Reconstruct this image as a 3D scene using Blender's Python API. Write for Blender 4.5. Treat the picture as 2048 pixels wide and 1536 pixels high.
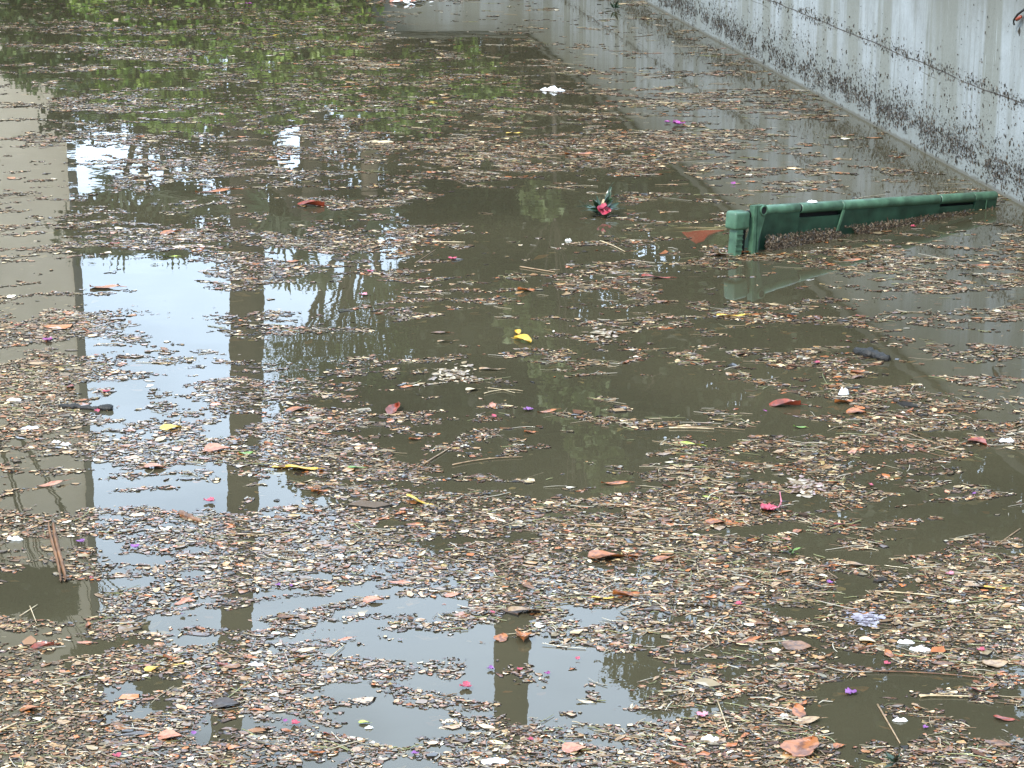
import bpy, math, random
import numpy as np
from mathutils import Vector, Matrix

for o in list(bpy.data.objects): bpy.data.objects.remove(o, do_unlink=True)
scene = bpy.context.scene
COL = scene.collection
R_ = math.radians

# ---------------------------------------------------------------- camera
CH = 1.75; FPX = 4400.0; PITCH = R_(15.4)
cam_d = bpy.data.cameras.new("camera"); cam = bpy.data.objects.new("camera", cam_d); COL.objects.link(cam)
cam.location = (0, 0, CH); cam.rotation_euler = (R_(90) - PITCH, 0, 0)
cam_d.sensor_width = 36.0; cam_d.lens = 36.0 * FPX / 2048.0
cam_d.clip_start = 0.05; cam_d.clip_end = 2000
scene.camera = cam

# ---------------------------------------------------------------- world + sun
SUN_EL, SUN_AZ = 46.0, -145.0      # azimuth from +Y, clockwise; sun high on the left, behind thin cloud
world = bpy.data.worlds.new("World"); scene.world = world; world.use_nodes = True
wt = world.node_tree; wt.nodes.clear()
def N(t, typ, **kw):
    n = t.nodes.new(typ)
    for k, v in kw.items():
        if k in n.inputs.keys() if isinstance(k, str) else False: n.inputs[k].default_value = v
        else: setattr(n, k, v)
    return n
wo = wt.nodes.new("ShaderNodeOutputWorld"); wb = wt.nodes.new("ShaderNodeBackground")
sky = wt.nodes.new("ShaderNodeTexSky"); sky.sky_type = 'NISHITA'; sky.sun_disc = False
sky.sun_elevation = R_(SUN_EL); sky.sun_rotation = R_(SUN_AZ); sky.air_density = 1.2; sky.dust_density = 2.0
tc = wt.nodes.new("ShaderNodeTexCoord"); mp = wt.nodes.new("ShaderNodeMapping"); mp.inputs['Scale'].default_value = (2.2, 2.2, 5.0)
nz = wt.nodes.new("ShaderNodeTexNoise"); nz.inputs['Scale'].default_value = 2.3; nz.inputs['Detail'].default_value = 6; nz.inputs['Roughness'].default_value = 0.55
cr = wt.nodes.new("ShaderNodeValToRGB"); cr.color_ramp.elements[0].position = 0.33; cr.color_ramp.elements[1].position = 0.62
cr.color_ramp.elements[0].color = (0.55, 0.55, 0.55, 1); cr.color_ramp.elements[1].color = (1, 1, 1, 1)
mx = wt.nodes.new("ShaderNodeMix"); mx.data_type = 'RGBA'
mx.inputs['B'].default_value = (7.9, 9.9, 12.4, 1)
sxw = wt.nodes.new("ShaderNodeSeparateXYZ"); wt.links.new(tc.outputs['Generated'], sxw.inputs[0])
mrw = wt.nodes.new("ShaderNodeMapRange"); mrw.inputs['From Min'].default_value = 0.0; mrw.inputs['From Max'].default_value = 1.0
mrw.inputs['To Min'].default_value = 0.9; mrw.inputs['To Max'].default_value = 1.42; wt.links.new(sxw.outputs['Y'], mrw.inputs['Value'])
vmw = wt.nodes.new("ShaderNodeVectorMath"); vmw.operation = 'SCALE'
wt.links.new(tc.outputs['Generated'], mp.inputs['Vector']); wt.links.new(mp.outputs['Vector'], nz.inputs['Vector'])
wt.links.new(nz.outputs['Fac'], cr.inputs['Fac']); wt.links.new(cr.outputs['Color'], mx.inputs['Factor'])
wt.links.new(sky.outputs['Color'], mx.inputs['A'])
wt.links.new(mx.outputs['Result'], vmw.inputs[0]); wt.links.new(mrw.outputs['Result'], vmw.inputs['Scale']); wt.links.new(vmw.outputs['Vector'], wb.inputs['Color']); wb.inputs['Strength'].default_value = 0.13
wt.links.new(wb.outputs['Background'], wo.inputs['Surface'])

sd = bpy.data.lights.new("sun", 'SUN'); sd.energy = 2.0; sd.angle = R_(12); sd.color = (1.0, 0.95, 0.87)
sun = bpy.data.objects.new("sun", sd); COL.objects.link(sun)
sv = Vector((math.sin(R_(SUN_AZ)) * math.cos(R_(SUN_EL)), math.cos(R_(SUN_AZ)) * math.cos(R_(SUN_EL)), math.sin(R_(SUN_EL))))
sun.rotation_euler = sv.to_track_quat('Z', 'Y').to_euler(); sun.location = sv * 50

vs = scene.view_settings; vs.view_transform = 'Standard'; vs.look = 'None'; vs.gamma = 1.0; vs.use_curve_mapping = False
vs.exposure = 0.93
scene.render.engine = 'CYCLES'
scene.cycles.max_bounces = 8; scene.cycles.transparent_max_bounces = 12; scene.cycles.glossy_bounces = 4
scene.cycles.diffuse_bounces = 3; scene.cycles.caustics_reflective = False; scene.cycles.caustics_refractive = False
scene.cycles.use_denoising = True
scene.cycles.denoiser = 'OPENIMAGEDENOISE'
scene.cycles.denoising_input_passes = 'RGB_ALBEDO_NORMAL'
scene.cycles.sample_clamp_indirect = 6.0

# ---------------------------------------------------------------- pixel <-> world (photo pixels, 2048 x 1536)
cp, sp = math.cos(PITCH), math.sin(PITCH)
def ray(px, py):
    x = (px - 1024) / FPX; y = (768 - py) / FPX
    return (x, cp + y * sp, -sp + y * cp)
def W(px, py, z=0.0):                    # the point at height z seen at a photo pixel
    d = ray(px, py); t = (CH - z) / -d[2]
    return Vector((d[0] * t, d[1] * t, z))
def RF(px, py, Y):                       # the point at forward distance Y whose mirror image is seen there
    d = ray(px, py); t = Y / d[1]
    return Vector((d[0] * t, Y, -CH - d[2] * t))
def topix(x, y, z=0):
    dz = z - CH
    fwd = y * cp - dz * sp; up = y * sp + dz * cp
    return 1024 + FPX * x / fwd, 768 - FPX * up / fwd

# ---------------------------------------------------------------- helpers
def mat(name):
    m = bpy.data.materials.new(name); m.use_nodes = True; t = m.node_tree; t.nodes.clear()
    out = t.nodes.new("ShaderNodeOutputMaterial"); return m, t, out
def pbr(name, col, rough=0.5, noise=None, amt=0.25, coat=0.0, bump=0.0, bscale=40, metal=0.0, spec=0.5, tint=False, transl=0.0, scale3=None):
    m, t, out = mat(name)
    b = t.nodes.new("ShaderNodeBsdfPrincipled"); b.inputs['Roughness'].default_value = rough
    b.inputs['Metallic'].default_value = metal; b.inputs['Coat Weight'].default_value = coat; b.inputs['Coat Roughness'].default_value = 0.035
    b.inputs['Specular IOR Level'].default_value = spec
    L = t.links.new
    tcn = t.nodes.new("ShaderNodeTexCoord"); vec = tcn.outputs['Object']
    if scale3:
        mm = t.nodes.new("ShaderNodeMapping"); mm.inputs['Scale'].default_value = scale3; L(vec, mm.inputs['Vector']); vec = mm.outputs['Vector']
    if tint:
        at = t.nodes.new("ShaderNodeAttribute"); at.attribute_name = 'tint'; src = at.outputs['Color']
    else:
        rgb = t.nodes.new("ShaderNodeRGB"); rgb.outputs[0].default_value = (*col, 1); src = rgb.outputs[0]
    if noise:
        n = t.nodes.new("ShaderNodeTexNoise"); n.inputs['Scale'].default_value = noise; n.inputs['Detail'].default_value = 5; L(vec, n.inputs['Vector'])
        mr = t.nodes.new("ShaderNodeMapRange"); mr.inputs['From Min'].default_value = 0.3; mr.inputs['From Max'].default_value = 0.7
        mr.inputs['To Min'].default_value = 1 - amt; mr.inputs['To Max'].default_value = 1 + amt; L(n.outputs['Fac'], mr.inputs['Value'])
        vm = t.nodes.new("ShaderNodeVectorMath"); vm.operation = 'SCALE'; L(src, vm.inputs[0]); L(mr.outputs['Result'], vm.inputs['Scale']); src = vm.outputs['Vector']
    L(src, b.inputs['Base Color'])
    if bump:
        n2 = t.nodes.new("ShaderNodeTexNoise"); n2.inputs['Scale'].default_value = bscale; n2.inputs['Detail'].default_value = 4; L(tcn.outputs['Object'], n2.inputs['Vector'])
        bp = t.nodes.new("ShaderNodeBump"); bp.inputs['Strength'].default_value = 1; bp.inputs['Distance'].default_value = bump; L(n2.outputs['Fac'], bp.inputs['Height']); L(bp.outputs['Normal'], b.inputs['Normal'])
    if transl:
        tr = t.nodes.new("ShaderNodeBsdfTranslucent"); L(src, tr.inputs['Color'])
        ms = t.nodes.new("ShaderNodeMixShader"); ms.inputs['Fac'].default_value = transl
        L(b.outputs['BSDF'], ms.inputs[1]); L(tr.outputs['BSDF'], ms.inputs[2]); L(ms.outputs['Shader'], out.inputs['Surface'])
    else: L(b.outputs['BSDF'], out.inputs['Surface'])
    return m

def link(o, parent=None):
    COL.objects.link(o)
    if parent: o.parent = parent
    return o
def tag(o, label=None, cat=None, group=None, kind=None):
    if label: o['label'] = label
    if cat: o['category'] = cat
    if group: o['group'] = group
    if kind: o['kind'] = kind
    return o
def empty(name, loc, rot=None):
    o = bpy.data.objects.new(name, None); o.empty_display_size = 0.05; COL.objects.link(o); o.location = loc
    if rot is not None: o.rotation_euler = rot
    return o
def mesh(name, v, f, mats, parent=None, smooth=False, midx=None):
    me = bpy.data.meshes.new(name); me.from_pydata([tuple(a) for a in v], [], f); me.update()
    for m in (mats if isinstance(mats, (list, tuple)) else [mats]): me.materials.append(m)
    if midx is not None: me.polygons.foreach_set('material_index', midx)
    if smooth: me.polygons.foreach_set('use_smooth', [True] * len(me.polygons))
    o = bpy.data.objects.new(name, me); return link(o, parent)
def fastmesh(name, V, F, mats, tint=None, midx=None, smooth=True, parent=None):
    """V (n,3); F (m,k) equal-sized faces; tint (n,3)"""
    me = bpy.data.meshes.new(name); n = len(V); m, k = F.shape
    me.vertices.add(n); me.vertices.foreach_set('co', V.astype(np.float32).ravel())
    me.loops.add(m * k); me.loops.foreach_set('vertex_index', F.astype(np.int32).ravel())
    me.polygons.add(m); me.polygons.foreach_set('loop_start', np.arange(0, m * k, k, dtype=np.int32))
    me.polygons.foreach_set('loop_total', np.full(m, k, dtype=np.int32))
    for mm in (mats if isinstance(mats, (list, tuple)) else [mats]): me.materials.append(mm)
    if midx is not None: me.polygons.foreach_set('material_index', midx.astype(np.int32))
    me.polygons.foreach_set('use_smooth', np.full(m, smooth))
    me.update(calc_edges=True)
    if tint is not None:
        a = me.color_attributes.new('tint', 'FLOAT_COLOR', 'POINT')
        c = np.ones((n, 4), np.float32); c[:, :3] = tint; a.data.foreach_set('color', c.ravel())
    o = bpy.data.objects.new(name, me); return link(o, parent)

class MB:                                # collects primitives into one mesh
    def __init__(s): s.v = []; s.f = []
    def add(s, v, f):
        b = len(s.v); s.v += [Vector(a) for a in v]; s.f += [tuple(b + i for i in q) for q in f]; return s
    def box(s, x0, x1, y0, y1, z0, z1, bev=0.0):
        if bev <= 0:
            v = [(x, y, z) for x in (x0, x1) for y in (y0, y1) for z in (z0, z1)]
            return s.add(v, [(0, 1, 3, 2), (4, 6, 7, 5), (0, 4, 5, 1), (2, 3, 7, 6), (0, 2, 6, 4), (1, 5, 7, 3)])
        # chamfered in xz, extruded in y with chamfer
        def ring(y, i):
            a, b_, c, d = x0 + i, x1 - i, z0 + i, z1 - i; e = bev
            return [(a + e, y, c), (b_ - e, y, c), (b_, y, c + e), (b_, y, d - e), (b_ - e, y, d), (a + e, y, d), (a, y, d - e), (a, y, c + e)]
        rs = ring(y0, bev) + ring(y0 + bev, 0) + ring(y1 - bev, 0) + ring(y1, bev); f = []
        for k in range(3):
            for i in range(8): f.append((k * 8 + i, k * 8 + (i + 1) % 8, k * 8 + 8 + (i + 1) % 8, k * 8 + 8 + i))
        f.append(tuple(range(7, -1, -1))); f.append(tuple(range(24, 32)))
        return s.add(rs, f)
    def prism(s, poly, y0, y1):          # polygon in xz extruded along y
        n = len(poly); v = [(a, y0, b) for a, b in poly] + [(a, y1, b) for a, b in poly]
        return s.add(v, [tuple(range(n)), tuple(range(2 * n - 1, n - 1, -1))] + [(i, (i + 1) % n + 0, (i + 1) % n + n, i + n)[::-1] for i in range(n)])
    def tube(s, pts, rads, n=10, caps=True):
        pts = [Vector(p) for p in pts]; rings = []
        for i, p in enumerate(pts):
            d = (pts[min(i + 1, len(pts) - 1)] - pts[max(i - 1, 0)]).normalized()
            u = d.cross(Vector((0.13, 0.21, 1)) if abs(d.z) < .9 else Vector((1, 0.1, 0))).normalized(); w = d.cross(u)
            r = rads[i] if isinstance(rads, (list, tuple)) else rads
            rings.append([p + (u * math.cos(2 * math.pi * k / n) + w * math.sin(2 * math.pi * k / n)) * r for k in range(n)])
        v = [q for r in rings for q in r]; f = []
        for i in range(len(pts) - 1):
            for k in range(n): f.append((i * n + k, i * n + (k + 1) % n, (i + 1) * n + (k + 1) % n, (i + 1) * n + k))
        if caps: f.append(tuple(range(n - 1, -1, -1))); f.append(tuple(range((len(pts) - 1) * n, len(pts) * n)))
        return s.add(v, f)
    def build(s, name, m, parent=None, smooth=False): return mesh(name, s.v, s.f, m, parent, smooth)

# value noise in numpy
def vnoise(x, y, seed=0):
    xi = np.floor(x).astype(np.int64); yi = np.floor(y).astype(np.int64); fx = x - xi; fy = y - yi
    fx = fx * fx * (3 - 2 * fx); fy = fy * fy * (3 - 2 * fy)
    def h(a, b):
        n = (a * 374761393 + b * 668265263 + seed * 1274126177) & 0xffffffff
        n = ((n ^ (n >> 13)) * 1274126177) & 0xffffffff
        return ((n ^ (n >> 16)) & 0xffff) / 65535.0
    return (h(xi, yi) * (1 - fx) + h(xi + 1, yi) * fx) * (1 - fy) + (h(xi, yi + 1) * (1 - fx) + h(xi + 1, yi + 1) * fx) * fy
def fbm(x, y, seed=0, oct=4, pers=.55):
    s = 0; a = 1; tot = 0
    for i in range(oct): s = s + a * vnoise(x * 2 ** i, y * 2 ** i, seed + i * 17); tot += a; a *= pers
    return s / tot

# =================================================================== SETTING
WX = lambda y: 3.293 - 0.1226 * y         # the right wall's foot
YC = 25.3; WTOP = 1.12
WANG = math.atan(0.1226)

# ---- water
def water_material():
    m, t, out = mat("murky_flood_water"); L = t.links.new
    geo = t.nodes.new("ShaderNodeNewGeometry")
    def nz(scale, det, sc3=(1, 1, 1)):
        mm = t.nodes.new("ShaderNodeMapping"); mm.inputs['Scale'].default_value = sc3; L(geo.outputs['Position'], mm.inputs['Vector'])
        n = t.nodes.new("ShaderNodeTexNoise"); n.inputs['Scale'].default_value = scale; n.inputs['Detail'].default_value = det; L(mm.outputs['Vector'], n.inputs['Vector']); return n.outputs['Fac']
    b1 = t.nodes.new("ShaderNodeBump"); b1.inputs['Strength'].default_value = 1; b1.inputs['Distance'].default_value = RIP1; L(nz(2.0, 2, (1, 1.6, 1)), b1.inputs['Height'])
    b2 = t.nodes.new("ShaderNodeBump"); b2.inputs['Strength'].default_value = 1; b2.inputs['Distance'].default_value = RIP2; L(nz(16, 2, (1, 1.5, 1)), b2.inputs['Height']); L(b1.outputs['Normal'], b2.inputs['Normal'])
    nor = b2.outputs['Normal']
    fr = t.nodes.new("ShaderNodeFresnel"); fr.inputs['IOR'].default_value = 1.39; L(nor, fr.inputs['Normal'])
    gl = t.nodes.new("ShaderNodeBsdfGlossy"); gl.inputs['Roughness'].default_value = 0.0; gl.inputs['Color'].default_value = (1, 1, 1, 1); L(nor, gl.inputs['Normal'])
    silt = t.nodes.new("ShaderNodeValToRGB"); silt.color_ramp.elements[0].color = (0.052, 0.046, 0.027, 1); silt.color_ramp.elements[1].color = (0.070, 0.061, 0.035, 1)
    silt.color_ramp.elements[0].position = .35; silt.color_ramp.elements[1].position = .65
    L(nz(0.9, 5), silt.inputs['Fac'])
    df = t.nodes.new("ShaderNodeBsdfDiffuse"); L(silt.outputs['Color'], df.inputs['Color'])
    tr = t.nodes.new("ShaderNodeBsdfTransparent"); tr.inputs['Color'].default_value = (0.66, 0.63, 0.50, 1)
    ad = t.nodes.new("ShaderNodeAddShader"); L(df.outputs[0], ad.inputs[0]); L(tr.outputs[0], ad.inputs[1])
    ms = t.nodes.new("ShaderNodeMixShader"); L(fr.outputs['Fac'], ms.inputs['Fac']); L(ad.outputs[0], ms.inputs[1]); L(gl.outputs[0], ms.inputs[2])
    L(ms.outputs[0], out.inputs['Surface'])
    va = t.nodes.new("ShaderNodeVolumeAbsorption"); va.inputs['Color'].default_value = (0.50, 0.47, 0.28, 1); va.inputs['Density'].default_value = 4.5
    L(va.outputs[0], out.inputs['Volume'])
    return m
RIP1, RIP2 = 0.0006, 0.00003
M_WATER = water_material()
def closed_slab(name, top, z1, z0, m):
    n = len(top); v = [(x, y, z1) for x, y in top] + [(x, y, z0) for x, y in top]
    f = [tuple(range(n)), tuple(range(2 * n - 1, n - 1, -1))] + [(i, i + n, (i + 1) % n + n, (i + 1) % n) for i in range(n)]
    return mesh(name, v, f, m)
wat = closed_slab("water", [(-12, 0.9), (WX(.9) + .05, 0.9), (WX(YC) + .05, YC + .05), (-12, YC + .05)], 0.0, -1.6, M_WATER)
tag(wat, "still brown flood water mirroring trees and sky under floating litter", None, None, 'structure')

# ---- ground: ramp below the water, and the land around the basin
M_CONC_BED = pbr("silted_concrete", (0.10, 0.085, 0.06), 0.9, 3.0, 0.3)
rows = [(-80, .3), (-2, .25), (0.6, .12), (1.4, -.12), (6, -1.0), (12, -1.5), (YC + .6, -1.5)]
v = []; f = []
for y, z in rows: v += [(-12.2, y, z), (WX(max(y, -2)) + .2, y, z)]
for i in range(len(rows) - 1): f.append((2 * i, 2 * i + 1, 2 * i + 3, 2 * i + 2))
tag(mesh("ramp_ground", v, f, M_CONC_BED), "silted concrete ramp running down under the flood water", None, None, 'structure')
M_SOIL = pbr("garden_soil", (0.07, 0.075, 0.035), 0.95, 1.2, 0.4)
G = 1.02
v = [(-300, -300, G), (-12.2, -300, G), (-12.2, YC + .2, G), (-300, YC + .2, G), (300, YC + .2, G), (300, 400, G), (-300, 400, G), (WX(YC) + .2, YC + .2, G), (WX(-80) + .25, -80, G), (300, -80, G)]
tag(mesh("ground", v, [(0, 1, 2, 3), (3, 2, 7, 4, 5, 6), (8, 9, 4, 7)], M_SOIL), "grassy earth around the sunken ramp", None, None, 'structure')

# ---- concrete walls
def wall_material(name, stain_shift=0.0, dark=1.0):
    m, t, out = mat(name); L = t.links.new
    b = t.nodes.new("ShaderNodeBsdfPrincipled"); b.inputs['Roughness'].default_value = .75
    tcn = t.nodes.new("ShaderNodeTexCoord"); ob = tcn.outputs['Object']
    sx = t.nodes.new("ShaderNodeSeparateXYZ"); L(ob, sx.inputs[0])
    def noise(sc3, scale, det=3, rough=.5, off=(0, 0, 0)):
        mm = t.nodes.new("ShaderNodeMapping"); mm.inputs['Scale'].default_value = sc3; mm.inputs['Location'].default_value = off; L(ob, mm.inputs['Vector'])
        n = t.nodes.new("ShaderNodeTexNoise"); n.inputs['Scale'].default_value = scale; n.inputs['Detail'].default_value = det; n.inputs['Roughness'].default_value = rough
        L(mm.outputs['Vector'], n.inputs['Vector']); return n.outputs['Fac']
    def ramp(fac, p0, p1, v0=0.0, v1=1.0):
        r = t.nodes.new("ShaderNodeMapRange"); r.inputs['From Min'].default_value = p0; r.inputs['From Max'].default_value = p1
        r.inputs['To Min'].default_value = v0; r.inputs['To Max'].default_value = v1; L(fac, r.inputs['Value']); return r.outputs['Result']
    def mixc(fac, a, bb):
        x = t.nodes.new("ShaderNodeMix"); x.data_type = 'RGBA'; L(fac, x.inputs['Factor'])
        for s, c in (('A', a), ('B', bb)):
            if isinstance(c, tuple): x.inputs[s].default_value = (*c, 1)
            else: L(c, x.inputs[s])
        return x.outputs['Result']
    def math_(op, a, bb=None, val=None):
        x = t.nodes.new("ShaderNodeMath"); x.operation = op; L(a, x.inputs[0])
        if bb is not None: L(bb, x.inputs[1])
        if val is not None: x.inputs[1].default_value = val
        return x.outputs[0]
    base = mixc(ramp(noise((1, 1, 1), 3.5, 6), .35, .65), (0.50 * dark, 0.54 * dark, 0.535 * dark), (0.60 * dark, 0.655 * dark, 0.66 * dark))
    # broad dull rain stains, edges nearly upright and a little ragged
    s1 = ramp(noise((1.0, 1, .10), 1.9, 3, .6, (3.1 + stain_shift, 0, 0)), .49, .54)
    base = mixc(math_('MULTIPLY', s1, val=.85), base, (0.34 * dark, 0.355 * dark, 0.30 * dark))
    s2 = ramp(noise((1.0, 1, .06), 9.0, 4, .6, (7.7 + stain_shift, 0, 2)), .52, .62)
    base = mixc(math_('MULTIPLY', s2, val=.5), base, (0.32 * dark, 0.335 * dark, 0.29 * dark))
    s3 = ramp(noise((1.0, 1, .05), 22.0, 4, .6, (1.7 + stain_shift, 0, 5)), .60, .66)
    base = mixc(math_('MULTIPLY', s3, val=.45), base, (0.24 * dark, 0.25 * dark, 0.20 * dark))
    s4 = ramp(noise((1.0, 1, .08), 30.0, 3, .6, (4.7, 0, 9)), .62, .67)      # pale lime runs
    base = mixc(math_('MULTIPLY', s4, val=.5), base, (0.62 * dark, 0.68 * dark, 0.66 * dark))
    up = math_('ADD', sx.outputs['Z'], math_('MULTIPLY', noise((1, 1, .12), 5.0, 4, .6, (6, 0, 4)), val=.5))
    base = mixc(ramp(up, .85, 1.25, 0, .85), base, (0.22 * dark, 0.215 * dark, 0.165 * dark))
    # silt left along the flood line
    lo = math_('SUBTRACT', sx.outputs['Z'], math_('MULTIPLY', noise((1, 1, 1), 4.0, 4), val=.16))
    base = mixc(ramp(lo, .10, .22, .75, 0), base, (0.36 * dark, 0.39 * dark, 0.36 * dark))
    wl = math_('SUBTRACT', sx.outputs['Z'], math_('MULTIPLY', noise((1, 1, 1), 14.0, 4), val=.03))
    base = mixc(ramp(wl, -.006, .004, .8, 0), base, (0.13, 0.12, 0.09))
    mott = ramp(noise((1, 1, .6), 11, 6, .7, (2, 2, 2)), .45, .75)
    base = mixc(math_('MULTIPLY', mott, val=.45), base, (0.27 * dark, 0.28 * dark, 0.24 * dark))
    fine = ramp(noise((1, 1, .5), 90, 4, .7), .2, .8, .86, 1.12)
    vm = t.nodes.new("ShaderNodeVectorMath"); vm.operation = 'SCALE'; L(base, vm.inputs[0]); L(fine, vm.inputs['Scale']); base = vm.outputs['Vector']
    pits = ramp(noise((1, 1, 1), 60, 2, .5, (9, 9, 9)), .70, .74)
    base = mixc(math_('MULTIPLY', pits, val=.45), base, (0.12, 0.12, 0.10))
    # formwork joint: a thin broken dark line
    zz = math_('ADD', sx.outputs['Z'], math_('MULTIPLY', noise((1, 1, 0), 1.2, 3), val=.05))
    d = math_('ABSOLUTE', math_('SUBTRACT', zz, val=.445))
    ln = ramp(d, .0015, .0042, 1, 0); gap = ramp(noise((1, 1, 0), 2.3, 2, .5, (5, 5, 5)), .40, .47)
    base = mixc(math_('MULTIPLY', ln, gap), base, (0.07, 0.06, 0.05))
    d2 = math_('ABSOLUTE', math_('SUBTRACT', zz, val=.40)); ln2 = ramp(d2, .001, .003, .7, 0); gap2 = ramp(noise((1, 1, 0), 1.7, 2, .5, (15, 5, 5)), .52, .56)
    base = mixc(math_('MULTIPLY', ln2, gap2), base, (0.10, 0.09, 0.07))
    L(base, b.inputs['Base Color'])
    bp = t.nodes.new("ShaderNodeBump"); bp.inputs['Strength'].default_value = 1; bp.inputs['Distance'].default_value = .0015; L(noise((1, 1, 1), 50, 5, .7), bp.inputs['Height']); L(bp.outputs['Normal'], b.inputs['Normal'])
    L(b.outputs[0], out.inputs['Surface']); return m
M_WALL = wall_material("stained_concrete_render", 0.0, .67); M_WALL2 = wall_material("stained_concrete_render_far", 4.0, .62)
def wall(name, p0, p1, label, m, thick=.22, top=WTOP, seed=1):
    d = Vector((p1[0] - p0[0], p1[1] - p0[1], 0)); ln = d.length
    e = empty(name, (p0[0], p0[1], 0), (0, 0, math.atan2(d.y, d.x)))
    n = 60; rr = random.Random(seed); mb = MB()
    mb.box(0, ln, 0, thick, -1.7, top - .06); mb.build("wall_face", m, e)
    c = MB(); c.box(-.03, ln + .03, -.025, thick + .03, top - .0595, top, .008); c.build("coping", M_COPING, e)
    tag(e, label, "wall"); return e
M_COPING = pbr("weathered_coping", (0.07, 0.068, 0.05), 0.85, 6, .35, bump=.002)
# local +X runs from p0 to p1 with the solid on the left-hand (+Y) side
near = (WX(-3), -3.0); far = (WX(YC), YC)
ANG = math.atan2(YC + 3, far[0] - near[0])
w1 = wall("retaining_wall", (far[0], far[1]), (near[0], near[1]), "pale streaked concrete wall speckled with dead leaves, rising from the water on the right", M_WALL)
w2 = wall("retaining_wall", (-12.2, YC), (far[0] + .2, YC), "grey concrete wall closing the far end, seen mirrored at the top", M_WALL2)
w3 = wall("retaining_wall", (-12.0, -3), (-12.0, YC), "concrete wall along the far left side of the basin", M_WALL2)

# ---- wall bracket at the upper right
wd = Vector((near[0] - far[0], near[1] - far[1], 0)).normalized(); wn = Vector((-wd.y, wd.x, 0)) * -1
if wn.x > 0: wn = -wn
def WALLPT(px, py):
    d = Vector(ray(px, py)); c = Vector((0, 0, CH)); p0 = Vector((far[0], far[1], 0))
    t = (p0 - c).dot(wn) / d.dot(wn); return c + d * t

# =================================================================== BACKGROUND SEEN IN THE MIRROR
rng = np.random.default_rng(7)
def leaves_mesh(name, P, size, cols, m, parent, seed=1, aspect=.55, droop=.3):
    r = np.random.default_rng(seed); n = len(P)
    s = size * r.uniform(.6, 1.3, n)
    yaw = r.uniform(0, 2 * np.pi, n); el = r.normal(-droop, .55, n)
    d = np.stack([np.cos(yaw) * np.cos(el), np.sin(yaw) * np.cos(el), np.sin(el)], 1)
    up = r.normal(0, 1, (n, 3)); up[:, 2] += 1.2
    w = np.cross(d, up); w /= np.linalg.norm(w, axis=1, keepdims=True) + 1e-9
    nn = np.cross(w, d)
    a = P - d * s[:, None] * .5; c = P + d * s[:, None] * .5; mid = P - nn * s[:, None] * .06
    hw = w * (s * aspect * .5)[:, None]
    V = np.stack([a, mid + hw, c, mid - hw], 1).reshape(-1, 3)
    F = (np.arange(n)[:, None] * 4 + np.array([0, 1, 2, 3])).astype(np.int32)
    cols = np.array(cols); ci = r.integers(0, len(cols), n)
    T = cols[ci] * r.uniform(.75, 1.25, (n, 1)); T = np.repeat(T, 4, axis=0)
    return fastmesh(name, V, F, m, tint=T, smooth=False, parent=parent)
M_LEAF = pbr("tree_leaf", (0, 0, 0), .45, tint=True, transl=.3)
M_BARK = pbr("brown_bark", (0.11, 0.085, 0.06), .9, 9, .45, bump=.01, bscale=25, scale3=(1, 1, .3))
M_PALMBARK = pbr("palm_bark", (0.055, 0.042, 0.028), .95, 5, .4, bump=.012, bscale=30, scale3=(1, 1, 2.2))
def blobpts(c, r, n, rr, hollow=.55):
    u = rr.normal(0, 1, (n, 3)); u /= np.linalg.norm(u, axis=1, keepdims=True)
    rad = (hollow + (1 - hollow) * rr.random(n)) ** .8
    # lumpy outline
    lump = 1 + .22 * np.sin(u[:, 0] * 5 + c[0]) * np.cos(u[:, 2] * 6 + c[1]) + .15 * np.sin(u[:, 1] * 9 + u[:, 2] * 7)
    return np.array(c) + u * (rad * lump)[:, None] * np.array(r)
GREEN_D = [(.030, .045, .015), (.040, .06, .02), (.022, .035, .014), (.05, .07, .025)]
GREEN_M = [(.08, .13, .03), (.11, .17, .045), (.05, .09, .022), (.14, .19, .05)]
GREEN_B = [(.22, .34, .04), (.14, .26, .03), (.32, .42, .08), (.05, .10, .02), (.40, .48, .18)]
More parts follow.
